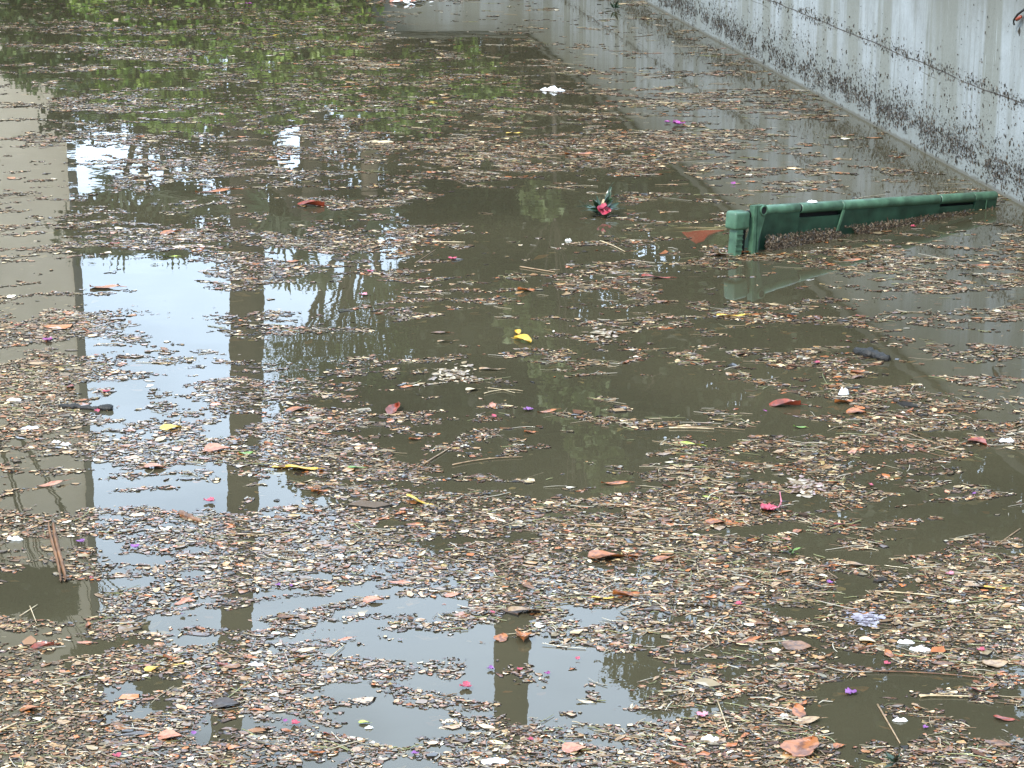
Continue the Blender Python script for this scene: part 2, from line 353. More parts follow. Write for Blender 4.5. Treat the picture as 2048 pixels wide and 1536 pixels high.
def tree(name, label, blobs, n, size, cols, base, seed, group=None, core=True, trunk_r=.14, trunkmat=None, aspect=.5, clump=None, cat="tree"):
    """blobs: (px, py, Y, rx_px, rz_px) in mirrored photo pixels -> real ellipsoids"""
    rr = np.random.default_rng(seed); R = random.Random(seed)
    e = empty(name, base); inv = Vector(base)
    cs = []
    for px, py, Y, rx, rz in blobs:
        c = RF(px, py, Y); k = Y / FPX / .98; cs.append((c, (rx * k, max(rx, rz) * k * .6, rz * k)))
    vol = np.array([a[1][0] * a[1][2] + .02 for a in cs]); cnt = (n * vol / vol.sum()).astype(int)
    P = []
    for (c, r), k in zip(cs, cnt):
        p = blobpts(c, r, k, rr)
        if clump:                       # gather into sprays
            q = p[rr.integers(0, len(p), max(4, k // clump))]; p = q[rr.integers(0, len(q), k)] + rr.normal(0, .09, (k, 3)) * np.array([1, 1, .8])
        P.append(p)
    P = np.concatenate(P) - np.array(inv)
    leaves_mesh("crown", P, size, cols, M_LEAF, e, seed, aspect)
    mb = MB(); top = sum((c for c, _ in cs), Vector()) / len(cs) - inv
    fork = Vector((top.x * .35, top.y * .5, max(.3, top.z * .55)))
    mb.tube([(0, 0, -.4), fork * .5 + Vector((R.uniform(-.1, .1), 0, 0)), fork], [trunk_r * 1.2, trunk_r, trunk_r * .75], 8)
    for c, r in cs: 
        t = c - inv; mid = (fork + t) * .5 + Vector((R.uniform(-.15, .15), R.uniform(-.1, .1), .1))
        mb.tube([fork * .97, mid, t], [trunk_r * .5, trunk_r * .3, trunk_r * .08], 6)
        for q in range(4):
            tip = t + Vector((R.uniform(-1, 1) * r[0], R.uniform(-1, 1) * r[1], R.uniform(-.5, 1) * r[2])) * .75
            mb.tube([mid, (mid + tip) * .5 + Vector((0, 0, .05)), tip], [trunk_r * .2, trunk_r * .12, .008], 5)
    mb.build("trunk", trunkmat or M_BARK, e, True)
    if core:                             # large inner leaves added to block sky, shade put into their colour
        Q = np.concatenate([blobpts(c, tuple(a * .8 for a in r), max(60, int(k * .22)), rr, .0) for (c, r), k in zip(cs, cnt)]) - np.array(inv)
        leaves_mesh("darkened_core_leaves", Q, size * 2.6, [tuple(a * .75 for a in c) for c in cols], M_LEAF, e, seed + 5, .8)
    return tag(e, label, cat, group)

# bright shrubs hanging over the far wall (mirrored at upper left)
SH = [(60, 60, 25.05, 110, 90), (200, 110, 25.05, 100, 90), (330, 70, 25.0, 110, 100), (470, 120, 25.05, 110, 100), (600, 90, 25.0, 110, 110), (700, 60, 25.05, 80, 100)]
labs = ["leafy green shrub hanging over the far wall beside the beige building", "bright green shrub hanging over the far wall, mirrored above the left sky patch",
        "leafy shrub on the far wall, mirrored above the palm trunk"]
tree("hanging_shrub", labs[0], [(30, -40, 25.05, 80, 90), (60, 60, 25.05, 80, 70), (120, 110, 25.12, 90, 70), (180, 170, 26.0, 80, 60), (60, 130, 25.25, 60, 50)], 8500, .078, GREEN_M, (RF(80, 0, 25.7).x, 25.75, G), 11, "shrubs hanging over the far wall", trunk_r=.05, aspect=.6, cat="shrub")
tree("hanging_shrub", labs[1], [(200, -30, 25.05, 80, 80), (250, 50, 25.05, 100, 80), (350, 60, 25.05, 110, 90), (300, 150, 25.25, 120, 80), (400, 190, 26, 90, 70), (330, 230, 26.2, 90, 30)], 12500, .078, GREEN_B, (RF(300, 0, 25.7).x, 25.75, G), 12, "shrubs hanging over the far wall", trunk_r=.05, aspect=.6, cat="shrub")
tree("hanging_shrub", labs[2], [(500, -30, 25.05, 90, 80), (520, 60, 25.05, 110, 90), (650, 20, 25.05, 100, 80), (700, 60, 25.0, 60, 50), (640, 130, 25.25, 120, 90), (560, 200, 26, 100, 60), (740, 170, 25.25, 110, 70)], 15000, .078, GREEN_B, (RF(600, 0, 25.7).x, 25.75, G), 13, "shrubs hanging over the far wall", trunk_r=.05, aspect=.6, cat="shrub")
tree("garden_shrub", "low bright green shrub behind the far wall's coping near the corner", [(850, 170, 26.4, 90, 70), (950, 150, 26.6, 70, 50), (935, 95, 26.2, 22, 25), (800, 220, 26.6, 90, 50), (1010, 190, 27, 60, 40)], 7000, .072, GREEN_B, (RF(880, 120, 26.6).x, 26.6, G), 14, trunk_r=.04, aspect=.6, cat="shrub")
tree("clipped_hedge", "dull olive hedge standing behind the far wall's bare stretch", [(740 + i * 75, 95 + i * 22 + (i % 2) * 35, 28.0, 90, 75 + i * 6) for i in range(15)] + [(820, 90, 27.6, 70, 40), (900, 95, 27.6, 70, 40), (1090, 110, 27.6, 60, 50), (1120, 180, 27.6, 60, 60)], 26000, .10, [(.07, .075, .035), (.05, .055, .03), (.10, .095, .05)], (RF(1200, 120, 28).x, 28.0, G), 15, trunk_r=.06, aspect=.5, cat="hedge")
# mid tier: palms and trees behind the shrubs
tree("garden_tree", "dark small-leaved tree between the building and the palm trunk", [(190, 240, 29, 110, 30), (330, 260, 29, 60, 50), (260, 440, 29, 130, 60), (170, 470, 29, 60, 45), (370, 440, 29, 110, 80), (430, 300, 29, 70, 70)], 6500, .13, GREEN_D, (RF(300, 200, 29).x, 29, G), 21, "dark trees behind the shrubs", core=False, clump=14)
tree("garden_tree", "dark tree beside the fan palm, right of the palm trunk", [(500, 320, 28.5, 60, 110), (560, 410, 28.5, 100, 50), (655, 300, 28.5, 26, 90), (640, 420, 28.5, 100, 60), (730, 330, 28.5, 45, 110), (690, 450, 28.5, 60, 50)], 6500, .12, GREEN_D, (RF(600, 200, 28.5).x, 28.5, G), 22, "dark trees behind the shrubs", core=False, clump=14)
# large evergreen mass on the right
BIG = "large evergreen trees beyond the far wall"
tree("evergreen_tree", "broad dark evergreen tree beyond the far wall's corner", [(860, 330, 29, 110, 160), (1000, 330, 29, 190, 190), (1150, 420, 29, 200, 220), (950, 520, 29, 180, 160), (860, 640, 29, 90, 110), (1050, 700, 30, 230, 200)], 26000, .12, GREEN_D, (RF(1000, 200, 29).x, 29, G), 31, BIG)
tree("evergreen_tree", "tall dark evergreen tree with a wide top behind the broad one", [(700, 830, 31, 160, 110), (850, 850, 31, 200, 180), (640, 930, 31, 80, 70), (1100, 900, 31, 260, 220), (960, 1030, 31, 200, 120), (780, 1000, 31, 140, 90), (1250, 1000, 31, 200, 170)], 26000, .13, GREEN_D, (RF(950, 200, 31).x, 31, G), 32, BIG)
tree("evergreen_tree", "dense dark evergreen tree behind the right-hand wall", [(1400, 350, 27, 220, 250), (1550, 600, 27, 260, 260), (1350, 700, 27, 200, 250), (1500, 950, 27, 220, 200), (1750, 800, 27, 260, 300), (1720, 400, 27, 250, 250)], 26000, .12, GREEN_D, (RF(1560, 200, 27).x, 27, G), 33, BIG)
tree("evergreen_tree", "very tall dark evergreen tree rising farthest to the right", [(1650, 1150, 29, 230, 200), (1900, 1100, 29, 250, 300), (1950, 700, 29, 200, 300), (1620, 1400, 29, 190, 170), (1850, 1450, 29, 250, 250), (1540, 1560, 29, 150, 120), (2150, 900, 29, 200, 400)], 26000, .13, GREEN_D, (RF(1850, 200, 29).x, 29, G), 34, BIG)
# feathery crown at the sky's edge
tree("feathery_tree", "fine feathery tree whose crown edges into the open sky beside the palm trunk", [(590, 700, 27.5, 70, 38), (680, 665, 27.5, 75, 45), (650, 720, 27.5, 110, 50), (760, 700, 27.5, 60, 80), (735, 610, 27.5, 50, 28), (780, 640, 27.5, 30, 80)], 9000, .085, GREEN_M, (RF(760, 200, 27.5).x, 27.5, G), 41, core=False, clump=10, aspect=.22)
tree("climbing_vine", "pale green climbing vine hanging down the dark evergreen trees", [(1030, 590, 26.2, 28, 45), (1060, 650, 26.2, 60, 45), (1110, 720, 26.2, 60, 50), (1150, 800, 26.2, 70, 60), (1190, 880, 26.2, 60, 60), (1220, 950, 26.2, 40, 50), (1080, 400, 26.2, 40, 40), (1150, 1030, 26.2, 60, 30)], 4600, .12, [(.24, .30, .11), (.17, .23, .08), (.32, .38, .18)], (RF(1100, 200, 26.4).x, 26.4, G), 42, core=False, aspect=.7, trunk_r=.03, cat="climbing plant")
tree("leaning_tree", "dark round-crowned tree in front of the building's upper floors", [(90, 1190, 22, 70, 55), (20, 1180, 22, 60, 60), (250, 1290, 22, 75, 55), (180, 1330, 22, 60, 40), (330, 1370, 22, 55, 45), (1330, 4000, 22, 1, 1)][:5], 6500, .10, GREEN_D, (RF(-160, 200, 23.5).x - .6, 23.5 + 2.2, G), 43, core=True, trunk_r=.035)
tree("slender_tree", "slim dark tree showing small clumps of leaves against the sky", [(1290, 1330, 27, 80, 50), (1360, 1290, 27, 60, 60), (1330, 1400, 27, 60, 40), (1400, 1500, 27, 60, 60), (1440, 1350, 27, 70, 80)], 5500, .10, GREEN_D, (RF(1420, 200, 27.5).x, 27.5, G), 44, core=False, clump=16)

# palm trunks
def palm(name, label, pts, Y, w_px, seed, top_z, group):
    R = random.Random(seed); k = Y / FPX; P = [RF(px, py, Y) for px, py in pts]
    base = Vector((P[0].x, Y, G)); e = empty(name, base)
    P = [Vector((0, 0, -.3))] + [p - base for p in P]
    last = P[-1]; d = (P[-1] - P[-2]).normalized(); 
    while P[-1].z < top_z - G: P.append(P[-1] + d * .8)
    Q = []
    for a, b in zip(P, P[1:]):
        n = max(1, int((b - a).length / .22))
        for i in range(n): Q.append(a.lerp(b, i / n))
    Q.append(P[-1]); mb = MB(); r0 = w_px * k / 2
    mb.tube(Q, [r0 * (1.12 if i < 5 else 1) * (1 + (.07 if i % 2 else -.05) + R.uniform(-.05, .05)) * (1 - .12 * i / len(Q)) for i in range(len(Q))], 14)
    mb.build("trunk", M_PALMBARK, e, True)
    top = Q[-1]
    for i in range(22):
        az = i * 2.4; el = R.uniform(-.5, 1.1); L_ = R.uniform(2.0, 2.7); v = []; f = []; n = 14
        dirv = Vector((math.cos(az), math.sin(az), 0)); side = Vector((-math.sin(az), math.cos(az), 0))
        pts_ = []; p = top.copy(); a = el
        for j in range(n + 1): pts_.append(p.copy()); p = p + (dirv * math.cos(a) + Vector((0, 0, math.sin(a)))) * L_ / n; a -= .13
        fm = MB(); fm.tube(pts_, [.03 * (1 - j / (n + 2)) for j in range(n + 1)], 5)
        for j in range(2, n + 1):
            for s_ in (-1, 1):
                for h in (0, .5):
                    q = pts_[j - 1].lerp(pts_[j], h); ln = .55 * math.sin(math.pi * min(1, (j + h) / (n + 1)) * .9 + .15)
                    tip = q + side * s_ * ln + dirv * .2 - Vector((0, 0, .12 + R.random() * .12))
                    fm.add([q, q.lerp(tip, .4) + dirv * .03, tip, q.lerp(tip, .4) - dirv * .03], [(0, 1, 2, 3)])
        fm.build("frond", M_FROND, e)
    return tag(e, label, "palm tree", group)
M_FROND = pbr("palm_frond", (.05, .075, .025), .45, 6, .3, transl=.2)
palm("palm_tree", "thick palm trunk standing against the open sky, left of centre", [(495, 100), (495, 480), (494, 650), (492, 850), (484, 1040), (472, 1250), (448, 1500)], 26.2, 72, 3, 13.5, "palms beyond the far wall")
palm("palm_tree", "second palm trunk, emerging above the dark trees near the middle", [(1030, 100), (1028, 700), (1025, 1200), (1022, 1480)], 35.5, 82, 4, 17, "palms beyond the far wall")
# fan palm
def fan_palm(name, label, base_px, Y, fans, seed):
    R = random.Random(seed); b = RF(base_px, 150, Y); base = Vector((b.x, Y, G)); e = empty(name, base)
    hub = RF(620, 440, Y) - base
    MB().tube([(0, 0, -.3), (hub.x * .5, 0, hub.z * .5), hub], [.13, .12, .11], 10).build("trunk", M_PALMBARK, e, True)
    for px, py, rad, a0, a1, nf in fans:
        c = RF(px, py, Y + R.uniform(-.3, .3)) - base; k = Y / FPX; rad *= k
        fm = MB(); fm.tube([hub, hub.lerp(c, .6) + Vector((0, 0, .1)), c], [.025, .02, .012], 5)
        for i in range(nf):
            a = R_(a0 + (a1 - a0) * i / (nf - 1)) + R.uniform(-.03, .03)
            d = Vector((math.cos(a), R.uniform(-.25, .25), math.sin(a))).normalized(); s_ = d.cross(Vector((0, 1, 0))).normalized()
            l_ = rad * R.uniform(.85, 1.1); w = .022
            p1 = c + d * l_ * .35; p2 = c + d * l_ * .7 - Vector((0, 0, .01)); p3 = c + d * l_ - Vector((0, 0, .04 * R.random()))
            fm.add([c, p1 + s_ * w, p2 + s_ * w * .8, p3, p2 - s_ * w * .8, p1 - s_ * w], [(0, 1, 2, 3, 4, 5)])
        fm.build("fan_leaf", M_FROND, e)
    return tag(e, label, "fan palm")
fan_palm("fan_palm", "fan palm with stiff radiating fingers beside the thick palm trunk", 640, 25.9,
         [(575, 530, 66, 20, 175, 15), (598, 500, 60, -60, 120, 13), (560, 470, 60, 60, 300, 14), (700, 470, 90, 40, 170, 16), (640, 540, 60, 20, 160, 12),
          (740, 430, 80, -40, 100, 13), (670, 400, 80, 0, 160, 12), (745, 540, 70, 20, 120, 11), (540, 420, 70, 90, 250, 12), (620, 430, 70, 10, 170, 12)], 5)
fan_palm("fan_palm", "row-end fan palm whose leaf tips fringe the open sky left of the thick trunk", 300, 27.2,
         [(180 + i * 33, 470 + (i % 3) * 12, 48, 20, 160, 9) for i in range(9)] + [(330, 380, 80, 0, 180, 12), (240, 360, 80, 30, 200, 12), (400, 390, 80, 0, 150, 12)], 6)

# beige building mirrored at the left edge
bx = RF(150, 600, 30).x
M_BEIGE = pbr("beige_render", (0.80, 0.71, 0.57), .85, 2, .08, bump=.003); M_BWIN = pbr("dark_glass", (.02, .025, .03), .1); M_GREYC = pbr("grey_fascia", (.10, .10, .10), .7, 5, .2)
be = empty("apartment_building", (bx, 30, G), (0, 0, R_(15)))
mb = MB(); mb.box(-14, 0, 0, 12, -.5, 15.5); mb.build("wall", M_BEIGE, be)
MB().box(-14.3, .3, -.3, 12.3, 15.5, 15.9, .03).build("roof", M_GREYC, be)
MB().box(.004, .11, -.06, .5, 3.4, 15.2, .01).build("corner_pier", M_GREYC, be)
for i in range(16):
    MB().box(.004, .12, -.05, .35, .1 + i * .2, .2 + i * .2).build("louvre", M_GREYC, be)
for fl in range(5):
    for k in range(4):
        x = -3.4 - k * 3.0; z = 1.4 + fl * 2.9
        wf = MB().box(x - .6, x + .6, -.03, .02, z - .05, z + 1.35, .01).build("window", M_GREYC, be)
        MB().box(x - .52, x + .52, -.036, -.031, z + .03, z + 1.27).build("pane", M_BWIN, wf)
tag(be, "tall beige rendered building with a slatted corner, mirrored at the left edge", "building")

# =================================================================== FLOATING LITTER
GRID = """33333333333311112221110000000000
33333344433422222222221000000000
34444444444444446555543210000000
22455555555555677777654332000000
23544445445556677777765433220000
34344455566443334444443333322000
33545455666433321443343333322220
44656566543344333334444334443333
44332214311123333333344565544444
44221111211113334444433322333443
76322121211233345555444433333333
98433345776544444444454455444233
99423225776665554433344455542222
88433334677776554444444444444444
53333344456777755555444444333333
64222222336788876666665555544333
75566655667777777777777666554444
77777777776555557888877777777777
33467776665667788888777777655777
53367666578777777788777777777777
35577777777655654666557777766777
88744477777777776265555776333345
88864467777653677776555672266766
99998855666643577777788888227899""".split()
GA = np.array([[int(c) for c in r[:32]] for r in GRID], float) / 10
# open lanes of clear water drawn in world space (photo pixel centre, half-width, half-height, tilt, depth)
HOLES = [(330, 600, 150, 75, 0, .9), (400, 690, 70, 60, 0, .6), (250, 815, 120, 25, 8, .8), (390, 1000, 90, 30, 0, .9), (60, 930, 90, 35, 0, .7), (110, 1010, 60, 40, 0, .6),
         (110, 1200, 110, 40, 15, .9), (190, 1290, 120, 22, -12, .8), (300, 1370, 130, 25, -15, .9), (40, 1430, 60, 22, 0, .8), (480, 1250, 60, 20, 0, .7), (780, 1300, 160, 18, 2, .9), (760, 1460, 80, 40, 10, .9),
         (1250, 1350, 120, 30, -5, .8), (960, 1330, 40, 30, 0, .5), (1680, 1425, 85, 75, -5, .97), (1780, 1370, 170, 22, -4, .9), (860, 1100, 110, 22, -8, .8), (1040, 1410, 40, 22, 0, .8),
         (980, 600, 150, 60, 0, .5), (1050, 440, 110, 40, 0, .8), (880, 420, 90, 28, 0, .5), (1850, 730, 120, 60, 0, .7), (1900, 620, 120, 25, 0, .4), (1000, 740, 130, 20, 0, .4), (500, 620, 40, 55, 0, .8),
         (1250, 770, 90, 30, 0, .5), (1400, 600, 80, 20, 0, .6), (1600, 990, 100, 14, -3, .4), (1850, 1020, 190, 26, 2, .7), (1500, 1060, 160, 10, -3, .6), (600, 990, 60, 35, 0, .6), (560, 950, 30, 40, 0, .6),
         (1650, 1240, 130, 14, 12, .6), (1400, 1500, 40, 12, 0, .4), (1300, 1290, 60, 14, 0, .4), (950, 110, 110, 30, 0, .5), (590, 700, 90, 30, 0, .6), (1560, 540, 60, 10, 0, .3), (1385, 474, 75, 24, 0, .95), (1180, 420, 60, 40, 0, .5), (420, 1420, 70, 20, 0, .5), (640, 1150, 100, 14, 30, .5), (1700, 1160, 140, 12, 10, .6), (1620, 1290, 160, 12, 14, .5)]
def coverage(px, py):
    gx = np.clip(px / 64 - .5, 0, 30.999); gy = np.clip(py / 64 - .5, 0, 22.999)
    i = np.floor(gx).astype(int); j = np.floor(gy).astype(int); fx = gx - i; fy = gy - j
    c = (GA[j, i] * (1 - fx) + GA[j, i + 1] * fx) * (1 - fy) + (GA[j + 1, i] * (1 - fx) + GA[j + 1, i + 1] * fx) * fy
    c = c * (1 + .16 * np.clip((py - 980) / 60, 0, 1)) * (1 - .20 * np.clip((py - 700) / 60, 0, 1) * np.clip((px - 160) / 60, 0, 1) * np.clip((1330 - px) / 120, 0, 1) * np.clip((px + (py - 700) * 1.2) / 2000 + .35, 0, 1))
    for hx, hy, w, h, a, dep in HOLES:
        a = R_(a); dx = px - hx; dy = py - hy; u = (dx * math.cos(a) + dy * math.sin(a)) / w; v_ = (-dx * math.sin(a) + dy * math.cos(a)) / h
        c = c * (1 - dep * np.clip(1.3 - 1.0 * (u * u + v_ * v_), 0, 1))
    return c
def candidates(n, seed, y0=3.3, y1=22.0, pw=.62, s0=.0115):
    r = np.random.default_rng(seed)
    ys = np.linspace(y0, y1, 600); sz = s0 * (ys / 4) ** pw; dens = (.54 * ys + .8) / sz ** 2
    cdf = np.cumsum(dens); cdf /= cdf[-1]; y = np.interp(r.random(n), cdf, ys); half = .27 * y + .40
    x = r.uniform(-1, 1, n) * half; ok = x < WX(y) - .012
    return x[ok], y[ok], (s0 * (y / 4) ** pw)[ok], r
def clump_rank(x, y, seed):
    wx = fbm(x * 1.5, y * 1.5, seed + 50, 3) * .9; wy = fbm(x * 1.5 + 9, y * 1.5, seed + 60, 3) * .9
    v_ = .56 * fbm((x + wx) * 2.0, (y + wy) * 3.4, seed, 4, .6) + .44 * fbm((x + wx * .3) * 13, (y + wy * .3) * 20, seed + 5, 3, .6)
    st = 1 - np.abs(2 * fbm((x + wx * .5) * 2.2 + 40, (y + wy * .5) * 6.0, seed + 90, 3, .5) - 1) * 1.0
    v_ = v_ - .16 * np.clip(st, 0, 1) ** 4
    o = np.argsort(np.argsort(v_)) / len(v_)
    return o
def in_bin(x, y, pad=0.0):
    a = W(1450, 492); b = W(1993, 413); ux, uy = b.x - a.x, b.y - a.y; L_ = math.hypot(ux, uy); ux /= L_; uy /= L_
    t = (x - a.x) * ux + (y - a.y) * uy; s_ = -(x - a.x) * uy + (y - a.y) * ux
    return (t > -.02 - pad) & (t < L_ + pad) & (s_ > -.005 - pad) & (s_ < .16 + pad)

PAL = np.array([(.68, .50, .27), (.43, .24, .095), (.26, .105, .03), (.05, .026, .012), (.32, .20, .10), (.46, .14, .03), (.33, .22, .07), (.86, .75, .54)])
PW = np.array([.17, .21, .27, .13, .05, .09, .05, .03]); PW /= PW.sum()
M_BIT = pbr("wet_leaf_fragment", (0, 0, 0), .34, tint=True, coat=.75, spec=.4)
def edge_mat():
    m, t, out = mat("dark_painted_meniscus"); b = t.nodes.new("ShaderNodeBsdfPrincipled"); b.inputs['Base Color'].default_value = (.016, .013, .008, 1)  # near-black skirt colour paints the dark reflected outline round each scrap
    b.inputs['Roughness'].default_value = .02; b.inputs['IOR'].default_value = 1.22; t.links.new(b.outputs[0], out.inputs['Surface']); return m
M_EDGE = edge_mat()
def make_bits(name, x, y, s, r, z, label, skirt=True, pal=PW, mats=None, tiltsd=.10):
    n = len(x); K = 4 if name == 'fine_litter' else 7
    ang = np.linspace(0, 2 * np.pi, K, endpoint=False)[None, :] + r.normal(0, .22, (n, K))
    asp = r.uniform(.22, .85, n); el = r.lognormal(-.05, .38, n)
    rad = s[:, None] * .5 * np.clip(1 + r.normal(0, .30, (n, K)), .35, 1.6)
    lx = np.cos(ang) * rad * el[:, None] * 1.15; ly = np.sin(ang) * rad * (asp * el)[:, None] * 1.15
    yaw = np.where(r.random(n) < .5, r.normal(0, .5, n), r.uniform(-np.pi, np.pi, n)); c, sn = np.cos(yaw)[:, None], np.sin(yaw)[:, None]
    X = lx * c - ly * sn; Y_ = lx * sn + ly * c
    fl = ((4.0 / np.maximum(y, 3)) ** .45)[:, None]
    tx = r.normal(0, tiltsd, n)[:, None] * fl; ty = r.normal(0, tiltsd * 1.3, n)[:, None] * fl; cup = r.normal(.05, .13, n)[:, None] * fl
    bend = r.normal(.05, .20, n)[:, None] * fl; twist = r.normal(0, .25, n)[:, None] * fl
    hs = s[:, None] * .5
    hgt = X * tx + Y_ * ty + cup * s[:, None] + bend * (lx ** 2) / hs + twist * lx * ly / hs
    lim = np.clip(s[:, None] * .13, .0010, .0028); hgt = np.maximum(lim * np.tanh(hgt / lim) + .0010, .0005)
    zc = z[:, None]
    top = np.stack([x[:, None] + X, y[:, None] + Y_, zc + hgt], 2)
    if name in ('floating_litter', 'fine_litter'):      # many scraps lie quite flat and awash, as wet as the water round them
        flat = (r.random(n) < .5)[:, None]; hgt = np.where(flat, .0007 + .00012 * hgt / .001, hgt)
    top = np.stack([x[:, None] + X, y[:, None] + Y_, zc + hgt], 2)
    cen = np.stack([x, y, z + hgt.mean(1)], 1)[:, None, :]
    if skirt:
        k = 1 + .0017 / (s[:, None] * .5) ; out_ = np.stack([x[:, None] + X * k, y[:, None] + Y_ * (1 + (k - 1) * 1.3), np.full_like(X, -.0006)], 2)
        V = np.concatenate([cen, top, out_], 1); nv = 1 + 2 * K
    else: V = np.concatenate([cen, top], 1); nv = 1 + K
    tri = [(0, 1 + i, 1 + (i + 1) % K) for i in range(K)]; mi = [0] * K
    if skirt:
        for i in range(K):
            j = (i + 1) % K; tri += [(1 + i, 1 + K + i, 1 + K + j), (1 + i, 1 + K + j, 1 + j)]; mi += [1, 1]
    F = (np.arange(n)[:, None, None] * nv + np.array(tri)[None]).reshape(-1, 3)
    ci = r.choice(len(PAL), n, p=pal); T = PAL[ci] * (.26 + 1.30 * r.random((n, 1)) ** 1.6) * (np.array([.50, .42, .34]) if name == 'fine_litter' else 1.0);  # fine litter tinted darker to stand for shaded gaps under the scraps
    T = T[:, None, :] * np.concatenate([np.full((n, 1), .85), r.uniform(.8, 1.15, (n, nv - 1))], 1)[:, :, None]
    o = fastmesh(name, V.reshape(-1, 3), F, mats or [M_BIT, M_EDGE], tint=T.reshape(-1, 3), midx=np.tile(np.array(mi), n), smooth=False)
    return tag(o, label, None, None, 'stuff')
x, y, s, r = candidates(640000, 3, s0=.0081, pw=.54)
px, py = topix(x, y); cov = coverage(px, py); mixr = np.clip((y - 8) * .045, .17, .42); rk = (1 - mixr) * clump_rank(x, y, 1) + mixr * r.random(len(x)); rk = np.argsort(np.argsort(rk)) / len(rk)
cov = cov * np.clip(1.0 - .030 * (y - 4), .45, 1.0)
keep = (rk < cov) & ~in_bin(x, y)
x, y, s = x[keep], y[keep], s[keep] * np.clip(r.lognormal(-.12, .36, keep.sum()), .35, 2.3)
make_bits("floating_litter", x, y, s, r, r.uniform(0, .0015, len(x)), "carpet of small brown and cream leaf scraps floating on the water")
LITX, LITY = x.copy(), y.copy()
# crumbs and chaff between the scraps, darkened to paint the shade there
x, y, s, r = candidates(480000, 23, s0=.0050, pw=.75)
px, py = topix(x, y); cov = coverage(px, py) * np.clip(1.0 - .030 * (y - 4), .45, 1.0); mixr = np.clip((y - 8) * .045, .17, .42)
rk = (1 - mixr) * clump_rank(x, y, 1) + mixr * r.random(len(x)); rk = np.argsort(np.argsort(rk)) / len(rk)
keep = (rk < cov * 1.06) & ~in_bin(x, y)
make_bits("fine_litter", x[keep], y[keep], s[keep] * r.uniform(.5, 1.6, keep.sum()), r, r.uniform(0, .001, keep.sum()), "fine brown chaff, darkened as shade between the floating leaf scraps", skirt=False, mats=[M_BIT], tiltsd=.2)
# scraps just under the surface
x, y, s, r = candidates(80000, 9, s0=.016)
px, py = topix(x, y); cov = coverage(px, py); rk = .6 * clump_rank(x, y, 1) + .4 * r.random(len(x)); rk = np.argsort(np.argsort(rk)) / len(rk)
keep = (rk < cov * .55) & ~in_bin(x, y)
make_bits("sunken_litter", x[keep], y[keep], s[keep] * r.uniform(.6, 1.3, keep.sum()), r, -r.uniform(.008, .05, keep.sum()), "pale leaf scraps sunk just below the water surface", skirt=False, mats=[M_BIT], tiltsd=.25)

# fine twigs, needles and stalks in the litter
def make_sticks(name, x, y, L_, r, z, label, rad=.0011, yawsd=None):
    n = len(x); yaw = np.where(r.random(n) < .65, r.normal(0.0, .45, n) - .12, r.uniform(-np.pi, np.pi, n)); bend = r.normal(0, .18, n)
    V = []; K = 3; seg = 3
    ts = np.linspace(-.5, .5, seg + 1); ra = rad * r.uniform(.5, 1.6, n)
    for t in ts:
        a = yaw + bend * t * 2; cx = x + np.cos(yaw) * L_ * t - np.sin(yaw) * bend * L_ * (t * t - .12) * 1.6; cy = y + np.sin(yaw) * L_ * t + np.cos(yaw) * bend * L_ * (t * t - .12) * 1.6
        cz = z + .0015 + np.abs(r.normal(0, .0012, n))
        for k in range(K):
            th = 2 * np.pi * k / K + .5; w = ra * (1 - .5 * abs(t)); 
            V.append(np.stack([cx - np.sin(a) * np.cos(th) * w, cy + np.cos(a) * np.cos(th) * w, cz + np.sin(th) * w], 1))
    V = np.stack(V, 1); nv = V.shape[1]; F = []
    for i in range(seg):
        for k in range(K): F.append((i * K + k, i * K + (k + 1) % K, (i + 1) * K + (k + 1) % K, (i + 1) * K + k))
    F = (np.arange(n)[:, None, None] * nv + np.array(F)[None]).reshape(-1, 4)
    pal = np.array([(.50, .41, .26), (.36, .27, .15), (.22, .14, .07), (.58, .52, .40), (.30, .30, .12)]); T = pal[r.integers(0, 5, n)] * r.uniform(.7, 1.2, (n, 1)); T = np.repeat(T, nv, 0)
    o = fastmesh(name, V.reshape(-1, 3), F, M_BIT, tint=T); return tag(o, label, None, None, 'stuff')
x, y, s, r = candidates(56000, 19, s0=.018)
px, py = topix(x, y); cov = coverage(px, py); rk = .7 * clump_rank(x, y, 1) + .3 * r.random(len(x)); rk = np.argsort(np.argsort(rk)) / len(rk)
right = np.clip((px - 300) / 900, .35, 1)
keep = (rk < (cov * .95 + .03) * right) & ~in_bin(x, y)
x, y, s = x[keep], y[keep], s[keep]
make_sticks("twig_litter", x, y, s * r.choice([1.0, 1.6, 2.8, 5.0], len(x), p=[.40, .33, .2, .07]), r, np.zeros(len(x)), "fine tan twigs, needles and stalks mixed into the floating litter")

